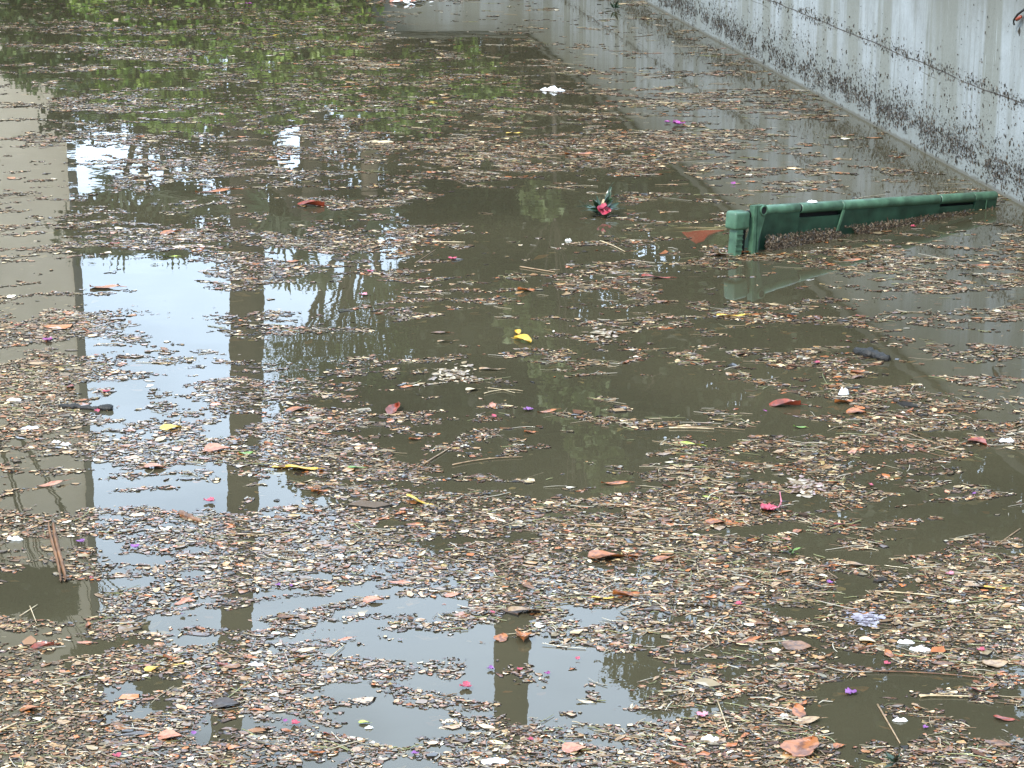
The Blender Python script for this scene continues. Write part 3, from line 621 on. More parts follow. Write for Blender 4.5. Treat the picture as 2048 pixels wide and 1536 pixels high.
# dead leaf specks stuck to the wall
def wall_specks():
    r = np.random.default_rng(5); n = 68000
    yy = 6.6 + 18.1 * r.random(n) ** 1.5; u = (yy - 7)
    band = r.random(n)
    h = np.where(band < .40, r.normal(.130, .028, n), np.where(band < .68, r.normal(.075, .035, n), np.where(band < .80, r.gamma(2.0, .04, n) + .16, np.where(band < .95, r.normal(.43, .02, n), r.uniform(.02, 1.0, n)))))
    cl = fbm(yy * 3.0, h * 6, 3, 4); cl2 = fbm(yy * 11, h * 18, 8, 3)
    keep = (h > .008) & (h < 1.0) & (.5 * cl + .5 * cl2 > .455 + .09 * r.normal(0, 1, n)) ; yy, h = yy[keep], h[keep]; n = len(yy)
    L_ = r.gamma(1.8, .0042, n) * (yy / 10) ** .3 + .0025; w = L_ * r.uniform(.25, .7, n); a = r.normal(np.pi / 2 - .25, .75, n)
    base = np.stack([WX(yy), yy, h], 1); tw = np.array([wd.x, wd.y, 0]); nn = np.array([wn.x, wn.y, 0]); up = np.array([0, 0, 1.])
    d = np.cos(a)[:, None] * tw + np.sin(a)[:, None] * up; q = -np.sin(a)[:, None] * tw + np.cos(a)[:, None] * up
    bend = r.normal(0, .3, n)[:, None]
    lift = (.001 + r.random(n) * .004)[:, None] * nn
    P0 = base - d * L_[:, None] * .5 + .001 * nn; P4 = base + d * L_[:, None] * .5 + .001 * nn + q * bend * L_[:, None] * .3
    M1 = base + q * w[:, None] * .5 + lift; M2 = base - q * w[:, None] * .5 + lift
    V = np.stack([P0, M1, P4, M2], 1).reshape(-1, 3); F = np.arange(n)[:, None] * 4 + np.array([0, 1, 2, 3])
    pal = np.array([(.035, .028, .02), (.06, .045, .03), (.10, .07, .045), (.02, .018, .015)]); T = np.repeat(pal[r.integers(0, 4, n)], 4, 0)
    tag(fastmesh("stuck_leaf_litter", V, F, M_BIT, tint=T, smooth=False), "dark dead leaf specks stuck to the pale wall above the water", None, None, 'stuff')
wall_specks()

# =================================================================== THE GREEN CONTAINER
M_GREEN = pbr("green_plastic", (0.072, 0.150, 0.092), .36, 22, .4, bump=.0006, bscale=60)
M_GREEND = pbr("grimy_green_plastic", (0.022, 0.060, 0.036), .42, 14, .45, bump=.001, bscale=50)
M_DARK = pbr("black_part_and_recess_shade", (.006, .006, .006), .8)  # near-black colour stands in for shade in slots, gap and socket
M_RED = pbr("red_plastic", (.75, .03, .03), .5, 6, .2); M_CREAM = pbr("cream_plastic", (.85, .78, .66), .6, 6, .2)
A = W(1505, 503) + Vector((0, 0, 0)); B = W(1988, 413)
hA, hB = .158, .046
P0 = Vector((A.x, A.y, hA)); P1 = Vector((B.x, B.y, hB)); ax = (P1 - P0); LB = ax.length; ax.normalize()
yv = Vector((0, 0, 1)).cross(ax).normalized(); zv = ax.cross(yv)
Mx = Matrix((ax, yv, zv)).transposed().to_4x4(); Mx.translation = P0
bin_e = empty("waste_container", P0); bin_e.matrix_world = Mx
def px_u(p): return (p - 1505) / (1988 - 1505) * LB      # along-rim position of a photo column
TR = .0205
def seg(name, a, b, rad=TR, m=M_GREEN, sm=True):
    mb = MB(); mb.tube([(a, 0, 0), (a + .004, 0, 0), (b - .004, 0, 0), (b, 0, 0)], [rad * .9, rad, rad, rad * .9], 24); return mb.build(name, m, bin_e, sm)
c1, c2, c3, c4 = px_u(1587), px_u(1668), px_u(1866), px_u(1940)
seg("rim_tube", .02, c1 - .004); seg("rim_tube", c1 + .007, c2 - .002); seg("rim_tube", c2 + .004, c3 - .003); seg("rim_tube", c3 + .004, c4 - .002); seg("rim_tube", c4 + .002, LB)
seg("rim_joint", c1 - .006, c1 + .009, TR * .82, M_DARK); seg("rim_collar", c2 - .004, c2 + .006, TR * 1.12); seg("rim_joint", c3 - .004, c3 + .006, TR * .85, M_DARK); seg("rim_collar", c4 - .003, c4 + .004, TR * 1.05)
# end bracket
MB().prism([(-.030, .024), (.034, .026), (.040, .010), (.036, -.014), (.006, -.12), (.010, -.30), (-.022, -.30), (-.022, -.12)], -.030, -.006).build("end_bracket", M_GREEN, bin_e)
rb = MB(); rb.prism([(-.034, .0265), (-.020, .0265), (-.012, -.12), (-.012, -.29), (-.028, -.29), (-.027, -.12)], -.036, -.0305); rb.build("bracket_rib", M_GREEN, bin_e)
rb = MB(); rb.prism([(-.016, .0262), (-.011, .0262), (.004, -.12), (.004, -.29), (-.001, -.29), (-.001, -.12)], -.034, -.0303); rb.build("bracket_rib", M_GREEN, bin_e)
def ringy(x, z, r0, r1, y0, y1, n=24):
    v = []; f = []
    for rr, yy in ((r0, y0), (r1, y0), (r1, y1), (r0, y1)): v += [(x + rr * math.cos(2 * math.pi * i / n), yy, z + rr * math.sin(2 * math.pi * i / n)) for i in range(n)]
    for q in range(4):
        for i in range(n): f.append((q * n + i, q * n + (i + 1) % n, ((q + 1) % 4) * n + (i + 1) % n, ((q + 1) % 4) * n + i))
    return v, f
MB().add(*ringy(.020, .006, .0148, .0185, -.037, -.028)).build("hinge_socket", M_GREEN, bin_e, False)
MB().tube([(.020, -.0335, .006), (.020, -.028, .006)], .0149, 20).build("socket_shade", M_DARK, bin_e)  # black disc painted as the shade inside the hinge socket
# hinge block with ribbed foot
import bmesh
def rbox(name, x0, x1, y0, y1, z0, z1, r, m, parent):
    bm = bmesh.new(); bmesh.ops.create_cube(bm, size=1)
    for v_ in bm.verts: v_.co = Vector(((x0 + x1) / 2 + v_.co.x * (x1 - x0), (y0 + y1) / 2 + v_.co.y * (y1 - y0), (z0 + z1) / 2 + v_.co.z * (z1 - z0)))
    bmesh.ops.bevel(bm, geom=list(bm.edges), offset=r, segments=4, profile=.5, affect='EDGES')
    me = bpy.data.meshes.new(name); bm.to_mesh(me); bm.free(); me.materials.append(m); me.polygons.foreach_set('use_smooth', [True] * len(me.polygons))
    return link(bpy.data.objects.new(name, me), parent)
rbox("hinge_block", -.124, -.043, -.030, .030, -.066, .004, .012, M_GREEN, bin_e)
MB().tube([(-.05, 0, -.018), (-.02, 0, -.012)], .017, 16).build("hinge_pin", M_DARK, bin_e, True)
rbox("hinge_foot", -.104, -.068, -.022, .02, -.24, -.0600, .005, M_GREEN, bin_e)
for k in range(4): MB().box(-.107, -.070, -.0250, -.0222, -.085 - k * .020, -.080 - k * .020).build("foot_rib", M_GREEN, bin_e)
MB().box(-.0675, -.030, .004, .02, -.24, -.055).build("hinge_gap_shade", M_DARK, bin_e)  # black filler painted in as the shade between block and bracket
# front panel: full sections and hand slots
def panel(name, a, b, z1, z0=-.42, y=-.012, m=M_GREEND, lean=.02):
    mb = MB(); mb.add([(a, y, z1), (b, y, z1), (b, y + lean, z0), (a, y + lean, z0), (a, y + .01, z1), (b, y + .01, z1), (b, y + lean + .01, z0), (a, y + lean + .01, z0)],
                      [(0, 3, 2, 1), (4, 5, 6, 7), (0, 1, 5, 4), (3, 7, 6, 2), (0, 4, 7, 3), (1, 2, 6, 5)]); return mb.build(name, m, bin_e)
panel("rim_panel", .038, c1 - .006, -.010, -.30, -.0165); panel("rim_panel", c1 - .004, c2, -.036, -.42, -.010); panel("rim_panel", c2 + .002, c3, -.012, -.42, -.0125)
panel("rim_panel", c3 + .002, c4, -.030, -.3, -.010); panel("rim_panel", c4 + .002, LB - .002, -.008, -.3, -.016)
MB().box(c1 - .004, c2, .012, .022, -.10, .0).build("slot_shade", M_DARK, bin_e); MB().box(c3 + .004, c4, .012, .022, -.08, .0).build("slot_shade", M_DARK, bin_e)  # black backings paint the shade inside the slots
MB().prism([(c2 - .004, -.015), (c2 + .008, -.015), (c2 - .028, -.12), (c2 - .036, -.12)], -.020, -.0135).build("stiffening_rib", M_GREEN, bin_e)
MB().box((c4 + LB) / 2 - .003, (c4 + LB) / 2 + .003, -.0185, -.0165, -.10, -.012).build("stiffening_rib", M_GREEN, bin_e)
# sunken body behind the rim, tipping away under water
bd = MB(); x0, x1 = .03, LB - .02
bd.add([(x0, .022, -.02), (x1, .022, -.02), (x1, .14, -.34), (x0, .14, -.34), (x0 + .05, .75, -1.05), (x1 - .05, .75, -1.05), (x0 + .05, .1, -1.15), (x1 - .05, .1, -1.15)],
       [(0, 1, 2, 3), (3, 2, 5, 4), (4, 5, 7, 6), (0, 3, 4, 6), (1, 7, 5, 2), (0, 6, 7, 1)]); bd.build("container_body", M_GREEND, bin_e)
tag(bin_e, "sunken green plastic waste container, only its tubular rim above water", "waste container")
# sunken lid beside it
def lidpoly(name, pts, z, m, th=.006):
    P = [W(a, b, zz) for a, b, zz in [(p[0], p[1], p[2] if len(p) > 2 else z) for p in pts]]; n = len(P)
    v = [p - lid.location for p in P] + [p - lid.location - Vector((0, 0, th)) for p in P]
    return mesh(name, v, [tuple(range(n)), tuple(range(2 * n - 1, n - 1, -1))] + [(i, (i + 1) % n, (i + 1) % n + n, i + n) for i in range(n)], m, lid)
lid = empty("sunken_panel", W(1400, 475, -.03))
lidpoly("green_face", [(1405, 466, -.016), (1462, 462, -.010), (1470, 502, -.024), (1440, 512, -.09), (1390, 500, -.08)], 0, M_GREEN)
lidpoly("red_face", [(1364, 464, -.020), (1400, 460.5, -.010), (1448, 459.5, -.007), (1432, 464, -.011), (1416, 470, -.016), (1408, 480, -.028), (1392, 486, -.045), (1374, 474, -.034)], 0, M_RED, .004)
lidpoly("cream_edge", [(1322, 462, -.06), (1338, 455, -.030), (1370, 453.5, -.014), (1455, 455, -.006), (1452, 459, -.008), (1372, 462, -.014), (1372, 472, -.06), (1350, 478, -.11), (1330, 472, -.10)], 0, M_CREAM, .004)
tag(lid, "red, cream and green panel blurred under the water beside the container's left end", "panel")

# litter caught on the container
def on_bin():
    r = np.random.default_rng(33); n = 5500
    u = r.beta(.95, 2.0, n) * LB; hh = r.beta(1.1, 1.9, n) * (1 - .35 * u / LB)
    surf = P0[2] + (P1[2] - P0[2]) * u / LB       # rim height above water
    top = surf * .42; zz = hh * top
    lean = -.020 - r.random(n) * .022 * (1 - hh)
    P = np.array(P0)[None] + np.array(ax)[None] * u[:, None] + np.array(yv)[None] * lean[:, None]; P[:, 2] = zz
    keep = (fbm(u * 6, zz * 14, 4, 3) > .34) & (u > .045); P = P[keep]; n = len(P)
    L_ = r.gamma(2.4, .0032, n) + .003; a = r.normal(0, .8, n); tw = np.array(ax); up = np.array([0, 0, 1.]); nn = -np.array(yv)
    d = np.cos(a)[:, None] * tw + np.sin(a)[:, None] * up + r.normal(0, .12, (n, 1)) * nn; q = -np.sin(a)[:, None] * tw + np.cos(a)[:, None] * up + r.normal(0, .15, (n, 1)) * nn
    w = L_ * r.uniform(.15, .5, n)
    V = np.stack([P - d * L_[:, None] * .5, P + q * w[:, None] * .5 + nn * .003, P + d * L_[:, None] * .5, P - q * w[:, None] * .5 + nn * .003], 1).reshape(-1, 3)
    pal = np.array([(.08, .055, .035), (.13, .085, .05), (.045, .033, .022), (.30, .23, .15), (.10, .065, .04)]); T = np.repeat(pal[r.integers(0, 5, n)], 4, 0)
    tag(fastmesh("caught_litter", V, np.arange(n)[:, None] * 4 + np.array([0, 1, 2, 3]), M_BIT, tint=T, smooth=False), "bank of brown leaf scraps caught against the green container", None, None, 'stuff')
on_bin()

# =================================================================== SINGLE THINGS
def leafmesh(key, L_, wid, m, curl=.1, bend=.1, seed=0, stalk=True, tip=1.0):
    """a blade with midrib fold, waves and a stalk; lies in xy, along x"""
    R = random.Random(seed); nx, ny = 12, 4; v = []; f = []
    ph = R.uniform(0, 6)
    for i in range(nx + 1):
        t = i / nx; w = wid * .5 * (math.sin(math.pi * t ** (.75 * tip)) ** .8 if 0 < t < 1 else 0.02)
        cx = (t - .5) * L_; cy = bend * L_ * (t * t - t) + .015 * L_ * math.sin(7 * t + ph)
        for j in range(-ny, ny + 1):
            s_ = j / ny; zz = curl * wid * (abs(s_) ** 1.5) * (.6 + .5 * math.sin(3 * t + ph)) + .03 * L_ * math.sin(5 * t + ph + s_) * (.4 + abs(s_)) + .0025
            edge = 1 + .08 * math.sin(19 * t + ph * 3) * abs(s_)
            v.append((cx, cy + w * s_ * edge, max(.0015, zz)))
    W_ = 2 * ny + 1
    for i in range(nx):
        for j in range(2 * ny): a = i * W_ + j; f.append((a, a + W_, a + W_ + 1, a + 1))
    if stalk:
        mb = MB(); mb.v = [Vector(p) for p in v]; mb.f = f
        mb.tube([(L_ * .49, 0, .004), (L_ * .6, .01 * L_, .004), (L_ * .72, .05 * L_ * R.uniform(-1, 1), .003)], [.0013, .001, .0008], 5); v, f = mb.v, mb.f
    me = bpy.data.meshes.new(key); me.from_pydata([tuple(p) for p in v], [], f); me.update(); me.materials.append(m)
    me.polygons.foreach_set('use_smooth', [True] * len(me.polygons)); return me
def lm(name, c, c2=None, rough=.35):
    """leaf material: vein and blotch pattern"""
    m, t, out = mat(name); L = t.links.new; b = t.nodes.new("ShaderNodeBsdfPrincipled"); b.inputs['Roughness'].default_value = rough; b.inputs['Coat Weight'].default_value = .35; b.inputs['Coat Roughness'].default_value = .12
    tcn = t.nodes.new("ShaderNodeTexCoord"); n = t.nodes.new("ShaderNodeTexNoise"); n.inputs['Scale'].default_value = 45; n.inputs['Detail'].default_value = 5; L(tcn.outputs['Object'], n.inputs['Vector'])
    cr_ = t.nodes.new("ShaderNodeValToRGB"); c2 = c2 or tuple(a * .45 for a in c); cr_.color_ramp.elements[0].color = (*c2, 1); cr_.color_ramp.elements[1].color = (*c, 1)
    cr_.color_ramp.elements[0].position = .42; cr_.color_ramp.elements[1].position = .56; L(n.outputs['Fac'], cr_.inputs['Fac']); L(cr_.outputs['Color'], b.inputs['Base Color'])
    bp = t.nodes.new("ShaderNodeBump"); bp.inputs['Strength'].default_value = 1; bp.inputs['Distance'].default_value = .002; L(n.outputs['Fac'], bp.inputs['Height']); L(bp.outputs['Normal'], b.inputs['Normal'])
    L(b.outputs[0], out.inputs['Surface']); return m
LM = {'yellow': lm("yellow_leaf", (.66, .44, .04), (.52, .27, .03)), 'cream': lm("cream_leaf", (.62, .50, .30), (.42, .30, .16)), 'orange': lm("orange_leaf", (.40, .13, .03), (.16, .05, .015)),
      'brown': lm("brown_leaf", (.22, .10, .04), (.10, .045, .02)), 'tan': lm("tan_leaf", (.38, .25, .13), (.24, .14, .07)), 'red': lm("red_brown_leaf", (.30, .05, .02), (.14, .03, .015)),
      'green': lm("green_leaf", (.16, .30, .05), (.10, .18, .03)), 'lime': lm("lime_leaf", (.48, .55, .08), (.30, .38, .05)), 'salmon': lm("salmon_leaf", (.50, .22, .13), (.36, .13, .07)), 'dark': lm("dark_leaf", (.05, .035, .025), (.03, .02, .015)),
      'pink': lm("pink_petal", (.52, .06, .10), (.34, .03, .06)), 'magenta': lm("magenta_petal", (.34, .035, .25), (.20, .02, .14)), 'purple': lm("purple_petal", (.28, .08, .32), (.17, .04, .2)), 'palepink': lm("pale_pink_petal", (.70, .28, .34), (.6, .2, .26)),
      'white': pbr("white_plastic", (.80, .82, .84), .3, 30, .12, bump=.002), 'foam': pbr("white_foam", (.82, .82, .78), .6, 30, .15, bump=.002), 'bark': pbr("wet_bark_strip", (.20, .10, .045), .6, 20, .5, bump=.002), 'black': pbr("wet_black_wood", (.012, .011, .009), .5, 60, .5, bump=.006, bscale=90)}
VAR = {}
def leafvar(color, shape):
    k = (color, shape)
    if k not in VAR:
        i = len(VAR); asp, curl, bend, tip = {'long': (.26, .10, .15, 1), 'oval': (.48, .12, .08, 1), 'wide': (.72, .10, .05, .9), 'curl': (.42, .34, .25, 1), 'strip': (.13, .05, .25, 1)}[shape]
        VAR[k] = leafmesh("leaf_shape", 1.0 * .1, .1 * asp, LM[color], curl, bend, 100 + i, True, tip)
    return VAR[k]
RR = random.Random(77)
def leaf(color, shape, px, py, lpx, ang, label, name="fallen_leaf", cat="leaf", group=None, asp=None, z=None):
    """ang: heading on the water in degrees; lpx: length in photo pixels if it lay across the view"""
    p = W(px, py); d = math.hypot(p.y, CH); L_ = lpx * d / FPX
    fore = math.sqrt(math.cos(R_(ang)) ** 2 + (math.sin(R_(ang)) * CH / d) ** 2)
    L_ = min(L_ / max(fore, .62), .24)
    o = bpy.data.objects.new(name, leafvar(color, shape)); COL.objects.link(o); o.location = (p.x, p.y, .002 if z is None else z); o.scale = (L_ / .1,) * 3
    o.rotation_euler = (RR.uniform(-.12, .12), RR.uniform(-.08, .08), R_(ang)); return tag(o, label, cat, group)
def petalmesh(key, m, seed, n=3, size=.02):
    R = random.Random(seed); mb = MB()
    for k in range(n):
        a = k * 2 * math.pi / n + R.uniform(-.3, .3); nx = 5; vv = []; ff = []
        for i in range(nx + 1):
            t = i / nx; w = size * .55 * math.sin(math.pi * (t * .8 + .1)); 
            for j in range(-2, 3):
                s_ = j / 2; zz = .003 + size * (.35 * t * R.uniform(.5, 1.2) + .22 * abs(s_) * R.uniform(.2, 1)); lx = t * size; ly = w * s_
                vv.append((lx * math.cos(a) - ly * math.sin(a), lx * math.sin(a) + ly * math.cos(a), zz))
        for i in range(nx):
            for j in range(4): q = i * 5 + j; ff.append((q, q + 5, q + 6, q + 1))
        mb.add(vv, ff)
    return mb
def petal(color, px, py, wpx, label, n=3, name=None, seed=None, cat="petal", group=None):
    p = W(px, py); d = math.hypot(p.y, CH); size = wpx * .62 * d / FPX / (1.7 if n > 1 else 1.0)
    seed = seed if seed is not None else int(px * 7 + py)
    mb = petalmesh("petal", LM[color], seed, n, max(size, .006))
    if n == 1:
        o = mb.build(name or "petal", LM[color], None, True); o.location = p; o.rotation_euler = (0, 0, RR.uniform(0, 6)); return tag(o, label, cat, group)
    e = empty(name or "bougainvillea_bract", p, (0, 0, RR.uniform(0, 6)))
    k = len(mb.v) // n; fk = len(mb.f) // n
    for i in range(n): mesh("bract", mb.v[i * k:(i + 1) * k], [tuple(q - i * k for q in f_) for f_ in mb.f[i * fk:(i + 1) * fk]], LM[color], e, True)
    return tag(e, label, "flower" if cat == "petal" else cat, group)

leaf('yellow', 'long', 1462, 633, 58, 4, "golden yellow leaf floating alone in open water below the container's left end")
leaf('orange', 'strip', 1436, 630, 30, 10, "small orange leaf touching the golden leaf below the container")
leaf('yellow', 'oval', 603, 940, 66, -4, "bright yellow leaf lying flat right of the mirrored palm trunk")
leaf('yellow', 'long', 566, 937, 44, 10, "smaller yellow leaf tucked under the bright yellow one by the mirrored trunk")
leaf('yellow', 'curl', 1045, 684, 34, 130, "curled yellow leaf standing in open water near the middle")
leaf('yellow', 'curl', 1033, 668, 20, 100, "small yellow scrap joined to the curled leaf near the middle")
leaf('yellow', 'long', 838, 1004, 56, -38, "yellow leaf with brown blotches pointing down right, below the bright yellow pair")
leaf('cream', 'wide', 944, 781, 26, 20, "pale cream heart-shaped leaf in clear water left of centre")
leaf('yellow', 'wide', 341, 858, 42, 20, "pale yellow-orange leaf resting on the mirrored sky left of the trunk")
leaf('cream', 'oval', 322, 880, 22, 60, "small cream leaf under the pale yellow-orange one on the mirrored sky")
leaf('lime', 'long', 336, 514, 36, 10, "yellow-green leaf at the lower rim of the mirrored dark fronds")
leaf('orange', 'strip', 430, 384, 78, 3, "long orange-yellow strip in the dense litter at upper left")
leaf('cream', 'strip', 280, 356, 42, 22, "pale green-white strip over the upper left sky patch")
leaf('yellow', 'wide', 304, 1340, 28, 35, "vivid yellow torn leaf at lower left")
leaf('yellow', 'strip', 350, 1330, 46, 8, "thin dull yellow leaf right of the vivid yellow one at lower left")
leaf('lime', 'wide', 728, 1447, 22, 0, "round lime-yellow leaf in open water at the bottom, left of middle")
leaf('lime', 'strip', 1382, 889, 44, -25, "lime-green slender leaf floating right of centre")
leaf('green', 'curl', 492, 908, 28, 20, "fresh green leaf on the mirrored palm trunk")
leaf('green', 'oval', 712, 938, 34, 5, "small green leaf in litter right of the bright yellow pair")
leaf('green', 'curl', 1600, 856, 26, -10, "small green leaf with a dark stalk, above the lower right litter")
leaf('yellow', 'strip', 540, 72, 26, 0, "tiny yellow leaf among mirrored shrubs at the top")
leaf('yellow', 'strip', 853, 205, 30, -10, "thin yellow leaf at the edge of the mirrored shrubs")
leaf('yellow', 'oval', 1026, 268, 28, 10, "dull yellow leaf in litter near the top middle")
leaf('yellow', 'long', 1205, 1198, 44, -8, "yellow-brown leaf in lower middle litter")
leaf('orange', 'curl', 1252, 1192, 56, 20, "large orange leaf overlapping the yellow-brown one, lower middle")
leaf('yellow', 'strip', 2042, 1110, 20, -30, "yellow scrap at the right edge")
leaf('lime', 'strip', 1418, 996, 26, -40, "green-yellow scrap left of the pink-red flower")
leaf('red', 'curl', 622, 412, 54, -8, "red-brown leaf in the dense litter right of the mirrored trunk")
leaf('orange', 'oval', 338, 467, 34, 35, "orange-red leaf in dense litter above the open sky patch")
leaf('red', 'oval', 230, 488, 20, 10, "small rusty leaf at the left of the dense upper litter")
leaf('orange', 'oval', 592, 821, 44, 8, "orange leaf right of the mirrored trunk")
leaf('brown', 'long', 636, 828, 30, -15, "brown leaf trailing the orange one by the mirrored trunk")
leaf('salmon', 'wide', 310, 936, 44, -5, "faded orange leaf lower on the mirrored sky")
leaf('salmon', 'wide', 434, 900, 52, 8, "broad salmon leaf against the left edge of the mirrored trunk")
leaf('salmon', 'oval', 210, 576, 62, -3, "pale salmon leaf floating at the top of the big sky patch")
leaf('red', 'curl', 785, 822, 34, 70, "curled russet leaf left of the middle")
leaf('orange', 'curl', 830, 880, 24, 10, "small orange curl below the russet leaf")
leaf('orange', 'curl', 1052, 582, 34, 20, "orange crumpled leaf in the water above centre")
leaf('red', 'long', 1312, 556, 58, -3, "slim rust-red leaf left of the container's mirrored bracket")
leaf('orange', 'long', 1702, 522, 46, -12, "orange leaf below the right half of the container")
leaf('orange', 'strip', 1960, 532, 52, -5, "long orange-pink strip at the right, below the container's far end")
leaf('orange', 'oval', 1478, 508, 40, 4, "orange leaf against the foot of the container's bracket")
leaf('brown', 'oval', 1440, 512, 40, 2, "brown leaf bits gathered left of the bracket's foot")
leaf('red', 'curl', 1570, 812, 62, -14, "dark red-brown broad leaf right of centre")
leaf('orange', 'curl', 1688, 806, 40, 25, "bright orange crumpled leaf below the white scrap")
leaf('orange', 'wide', 1712, 826, 38, -20, "broad orange leaf at the foot of the white scrap's cluster")
leaf('red', 'wide', 1957, 886, 30, -60, "rust leaf on pale scraps near the right edge")
leaf('tan', 'oval', 1557, 905, 30, 25, "tan leaf drifting above the pink-red flower")
leaf('orange', 'wide', 1212, 1116, 74, 12, "largest curled orange leaf in the lower middle litter")
leaf('orange', 'oval', 1326, 1120, 46, 15, "orange leaf right of the largest curled orange one")
leaf('tan', 'long', 1062, 1224, 92, 14, "long wrinkled tan leaf above the second mirrored trunk")
leaf('orange', 'curl', 1042, 1276, 44, 100, "rusty crumpled leaf over the second mirrored trunk")
leaf('orange', 'wide', 1002, 1278, 24, 80, "small amber leaf left of the rusty one on the second trunk")
leaf('dark', 'wide', 452, 1412, 58, -8, "dark brown broad leaf on the mirrored trunk near the bottom left")
leaf('salmon', 'long', 102, 970, 52, 28, "smooth salmon-brown leaf in grey water at the left")
leaf('tan', 'long', 30, 940, 40, 8, "tan leaf in grey water at the far left")
leaf('orange', 'wide', 1604, 1498, 62, 60, "big orange leaf lying at the bottom edge, right of middle")
leaf('orange', 'oval', 1596, 1426, 34, 95, "bright orange leaf standing on its tan neighbour at lower right")
leaf('tan', 'oval', 1612, 1444, 62, 8, "folded tan leaf under the upright orange one at lower right")
leaf('orange', 'strip', 1496, 1282, 66, 28, "long orange leaf slanting up right, lower right of middle")
leaf('brown', 'wide', 1592, 1294, 60, -18, "dull pinkish brown leaf in the lower right litter")
leaf('cream', 'wide', 1736, 1284, 34, -25, "cream leaf patch in dark water at lower right")
leaf('orange', 'oval', 1776, 1310, 22, 100, "amber leaf standing above the bright red petal")
leaf('brown', 'long', 1890, 1330, 54, -16, "brown curved leaf right of the bright red petal")
leaf('tan', 'wide', 1990, 1330, 52, 6, "rectangular tan leaf near the right edge, lower right")
leaf('orange', 'oval', 1986, 1372, 22, 30, "small orange leaf below the rectangular tan one")
leaf('tan', 'oval', 1837, 1163, 18, 90, "tan oval leaf upright in a dark gap at the right")
leaf('tan', 'long', 1720, 1132, 56, -6, "pale tan leaf floating in the right-hand litter")
leaf('red', 'long', 1690, 1052, 46, 4, "rust leaf above the green sprig's right side")
leaf('orange', 'oval', 1430, 1046, 42, 0, "orange leaf left below the pink-red flower")
leaf('orange', 'oval', 1595, 1064, 22, 40, "small orange leaf below the pink-red flower")
leaf('tan', 'long', 1960, 1176, 60, -6, "tan leaf with yellow edge near the right")
leaf('yellow', 'long', 1990, 1178, 44, -8, "yellowish slim leaf nearest the right edge above the rectangular tan leaf")
leaf('red', 'oval', 2008, 1440, 40, -20, "brown-red leaf under straw at the lower right edge")
leaf('brown', 'long', 2000, 1490, 56, -35, "long brown leaf at the bottom right corner")
leaf('orange', 'wide', 1678, 1494, 24, 20, "small amber leaf in the dark bottom gap", )
leaf('tan', 'long', 980, 740, 44, -6, "pale tan leaf right of the heart-shaped cream one")
leaf('brown', 'long', 880, 667, 40, -6, "brown spotted leaf in clear water left of centre")
leaf('tan', 'long', 893, 684, 36, 8, "pale slim leaf just below the brown spotted one")
leaf('orange', 'long', 1095, 824, 40, 14, "orange-brown slim leaf right of the purple flower in the middle")
leaf('orange', 'curl', 1060, 866, 24, 10, "crumpled orange scrap under the purple flower in the middle")
leaf('orange', 'long', 1230, 968, 56, 8, "orange leaf low in the middle litter")
leaf('orange', 'curl', 640, 985, 34, 4, "rust leaf below the bright yellow pair")
leaf('orange', 'long', 825, 1050, 34, 12, "orange leaf below the blotched yellow leaf")
leaf('red', 'oval', 140, 775, 20, 80, "small rust leaf in the dense litter at left")
leaf('orange', 'long', 160, 802, 34, -10, "orange sliver beside the black floating branch")
leaf('salmon', 'long', 365, 1205, 34, 45, "pinkish leaf in dense litter at lower left")
leaf('salmon', 'long', 170, 1287, 36, -6, "orange-brown leaf in the grey gap at lower left")
leaf('red', 'curl', 85, 1295, 46, 10, "red-brown leaf heap left in the grey gap at lower left")
leaf('salmon', 'wide', 745, 1203, 40, 2, "dusty pink leaf on the mirrored sky at lower middle")
leaf('salmon', 'long', 800, 1167, 50, -10, "orange slim leaf on the edge of the mirrored evergreens, lower middle")
leaf('salmon', 'long', 690, 1280, 34, 16, "pale salmon leaf above the open blue strip")
leaf('cream', 'long', 606, 1303, 50, 12, "cream leaf left of the open blue strip")
leaf('salmon', 'long', 612, 1352, 26, -5, "faded orange leaf below the cream one, lower left of middle")
leaf('salmon', 'wide', 340, 1475, 50, -12, "pale brown broad leaf near the bottom left")
leaf('orange', 'wide', 60, 1420, 40, 10, "orange-brown leaf in the bottom left litter")
leaf('orange', 'strip', 218, 1463, 26, -50, "slim orange leaf in the bottom left litter")
leaf('salmon', 'wide', 1148, 1500, 50, 14, "salmon leaf near the bottom edge, middle")
leaf('cream', 'long', 1170, 1405, 34, -15, "peach leaf in the blue gap right of the second trunk")
leaf('orange', 'oval', 820, 1412, 18, 0, "amber scrap near the bottom, left of the second trunk")
leaf('red', 'oval', 445, 1330, 24, 0, "rust scrap on the mirrored trunk at lower left")
leaf('orange', 'long', 1160, 310, 60, 4, "orange-brown leaf drift under the upper middle litter")
leaf('tan', 'strip', 1358, 986, 40, 5, "tan leaf pair in the litter right of centre")

